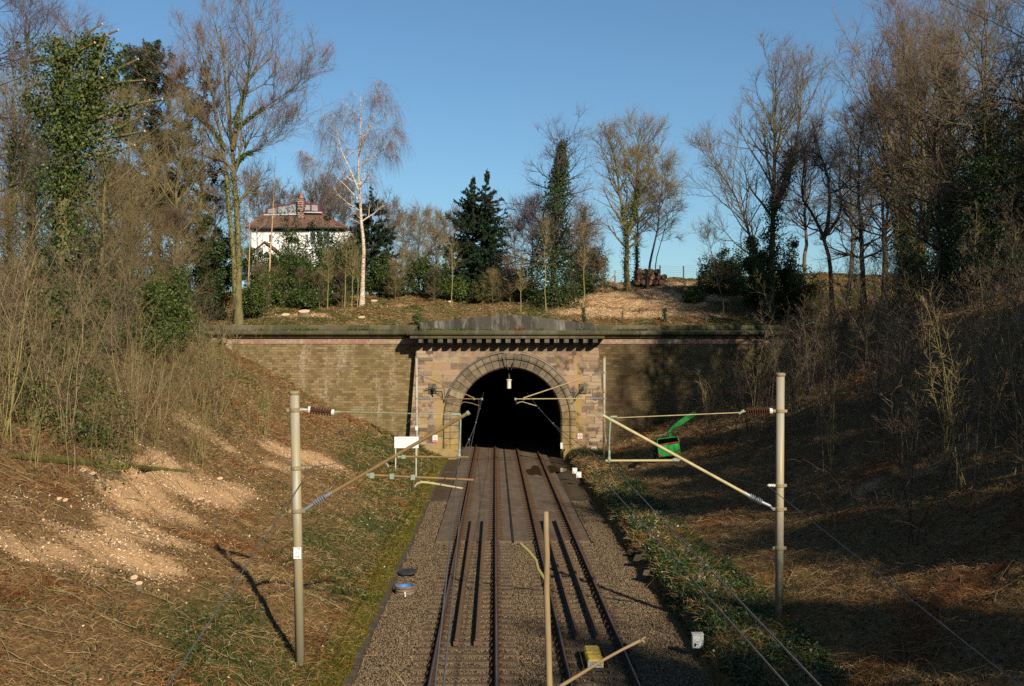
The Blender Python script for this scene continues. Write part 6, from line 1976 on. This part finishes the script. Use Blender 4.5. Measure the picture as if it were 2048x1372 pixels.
# leaf litter
parts = []
for (xr, yr), n in ((LR, 80000), (RR, 110000), (HR, 30000)):
    p_ = scatter(n, xr, yr, lambda x, y: np.clip(.8 - m_(x, y)[0] - m_(x, y)[1], .05, 1) * np.clip(1.4 - y / 60, .25, 1))
    p_[:, 2] += .02
    parts.append(leaves(rg, p_, .08, 1.5, .6))
stuff('leaf_litter', parts, 'leaf_litter')
# wood chips
parts = []
for (xr, yr), n in ((LR, 260000), (HR, 110000), (RR, 30000)):
    p_ = scatter(n, xr, yr, lambda x, y: np.clip(m_(x, y)[0] * 1.3 - .15, .012, 1))
    p_[:, 2] += .012
    parts.append(leaves(rg, p_, .075 if yr[0] < 80 else .12, 1.6, .45))
stuff('wood_chips', parts, 'chip')
# tangled brush: fine arching brambles and twigs on the upper banks
for nm, xr, yr, n, mat, lim in (('left_undergrowth', (-31, XL - 8), (32, 84), 12000, 'brush', 8), ('right_undergrowth', (XR + 6, 34), (30, 84), 15000, 'twig_brown', 6)):
    p_ = scatter(n, xr, yr, lambda x, y: np.clip((fbm(x * .45, y * .45, 91) - .34) * 3.2, 0, 1) * np.where((x < -19.5) | ((y < 54) & (x < 0)) | ((x < -14.5) & (y < 66)) | (x > 14), 1, .12))
    m = len(p_)
    az = rg.uniform(0, 2 * np.pi, m)
    d = np.stack([np.cos(az) * .8, np.sin(az) * .8, rg.uniform(.5, 1.6, m)], 1)
    P_ = march(rg, p_, d, rg.uniform(.6, 3.0, m), 7, .15, np.array([0, 0, -.09]))
    P2, R2 = spawn(rg, P_, np.full((m, 7), .007), 2, (.2, 1), (25, 70), (.25, .5), 4, .15, (0, 0, -.03), .8, .005)
    V, Q = tubes([(P_, np.linspace(.010, .004, 7)[None].repeat(m, 0), 3), (P2, R2, 3)])
    link_mesh(nm, np_mesh(nm, V, Q, mat))['kind'] = 'stuff'
# ivy and bramble leaves hanging in the left thicket
p_ = scatter(260000, (-32, XL - 7.5), (34, 84), lambda x, y: np.clip((fbm(x * .38 + 4, y * .3, 111) - .50) * 5, 0, 1) * np.clip((-x - 11) / 4, 0, 1) * np.where((x < -19) | (y < 60), 1, .2))
p_[:, 2] += rg.uniform(.05, 1, len(p_)) ** 1.5 * 3.4 * np.clip((fbm(p_[:, 0] * .8, p_[:, 1] * .8, 113) - .3) * 2, .1, 1)
stuff('left_creeper', [leaves(rg, p_, .12, .6, .75)], 'ivy')
# overhanging tufts on the lip of the right bank, loose sticks on the left bank
p_ = scatter(60000, (XR + .1, XR + 1.6), (24, 82), lambda x, y: .05 + .22 * (fbm(x, y * .6, 95) > .52))
stuff('bank_tufts', [blades(p_, .3, np.clip(.008 * p_[:, 1] / 30, .008, .025), .65)], 'dead_stalk')
p_ = scatter(90000, (XR + .05, XR + 2.4), (24, 82), lambda x, y: .12 + .6 * (fbm(x + 7, y * .5, 96) > .47))
p_[:, 2] += rg.uniform(.02, .16, len(p_))
stuff('bank_ivy', [leaves(rg, p_, .075, 1.0, .8)], 'ground_ivy')
p_ = np.concatenate([scatter(2600, *LR, lambda x, y: .7 + 0 * x), scatter(1800, *RR, lambda x, y: .7 + 0 * x), scatter(5200, *HR, lambda x, y: .7 + 0 * x)])
m = len(p_); az = rg.uniform(0, 2 * np.pi, m)
P_ = march(rg, p_ + [0, 0, .04], np.stack([np.cos(az), np.sin(az), np.zeros(m)], 1), rg.uniform(.3, 1.5, m), 5, .1, np.zeros(3))
P_ = P_[(P_[:, :, 1].min(1) > 85.7) | (P_[:, :, 1].max(1) < 84.6)]; m = len(P_)
P_[:, :, 2] = gz(P_[:, :, 0], P_[:, :, 1]) + .05
V, Q = tubes([(P_, np.linspace(.013, .006, 5)[None].repeat(m, 0), 4)])
link_mesh('stick_litter', np_mesh('stick_litter', V, Q, 'twig_olive'))['kind'] = 'stuff'
# ballast stones
n = 105000
x = rg.uniform(XL + .1, XR + .1, n); y = 18.5 * (60 / 18.5) ** rg.random(n)
kp = ~((y > 46.9) & (x > -2.4) & (x < 3.9))
for tr in ('left', 'right'):
    cen = SLEEPER_X[tr]; ph = ((y - 17.2) / .65 + .5) % 1 - .5
    kp &= ~((np.abs(x - cen) < 1.22) & (np.abs(ph) < .17)) 
    for rx in RAILS[tr]:
        kp &= ~(np.abs(x - rx) < .1)
x, y = x[kp], y[kp]; n = len(x)
octa = np.array([(1, 0, 0), (-1, 0, 0), (0, 1, 0), (0, -1, 0), (0, 0, 1), (0, 0, -1)], float)
tri = np.array([(0, 2, 4), (2, 1, 4), (1, 3, 4), (3, 0, 4), (2, 0, 5), (1, 2, 5), (3, 1, 5), (0, 3, 5)])
sz = rg.uniform(.017, .034, n)[:, None, None] * rg.uniform(.65, 1.25, (n, 6, 1))
ax = rg.normal(size=(n, 3)); ax = nrm(ax); ay = nrm(np.cross(ax, rg.normal(size=(n, 3)))); az_ = np.cross(ax, ay)
Rm3 = np.stack([ax, ay, az_], 1)
V = np.einsum('kj,njl->nkl', octa, Rm3) * sz
V += np.stack([x, y, np.full(n, -.205) + rg.uniform(-.014, .014, n)], 1)[:, None]
T = (np.arange(n)[:, None, None] * 6 + tri[None]).reshape(-1, 3)
link_mesh('ballast_stones', np_mesh('ballast_stones', V.reshape(-1, 3), None, 'ballast_stone', T=T))['kind'] = 'stuff'
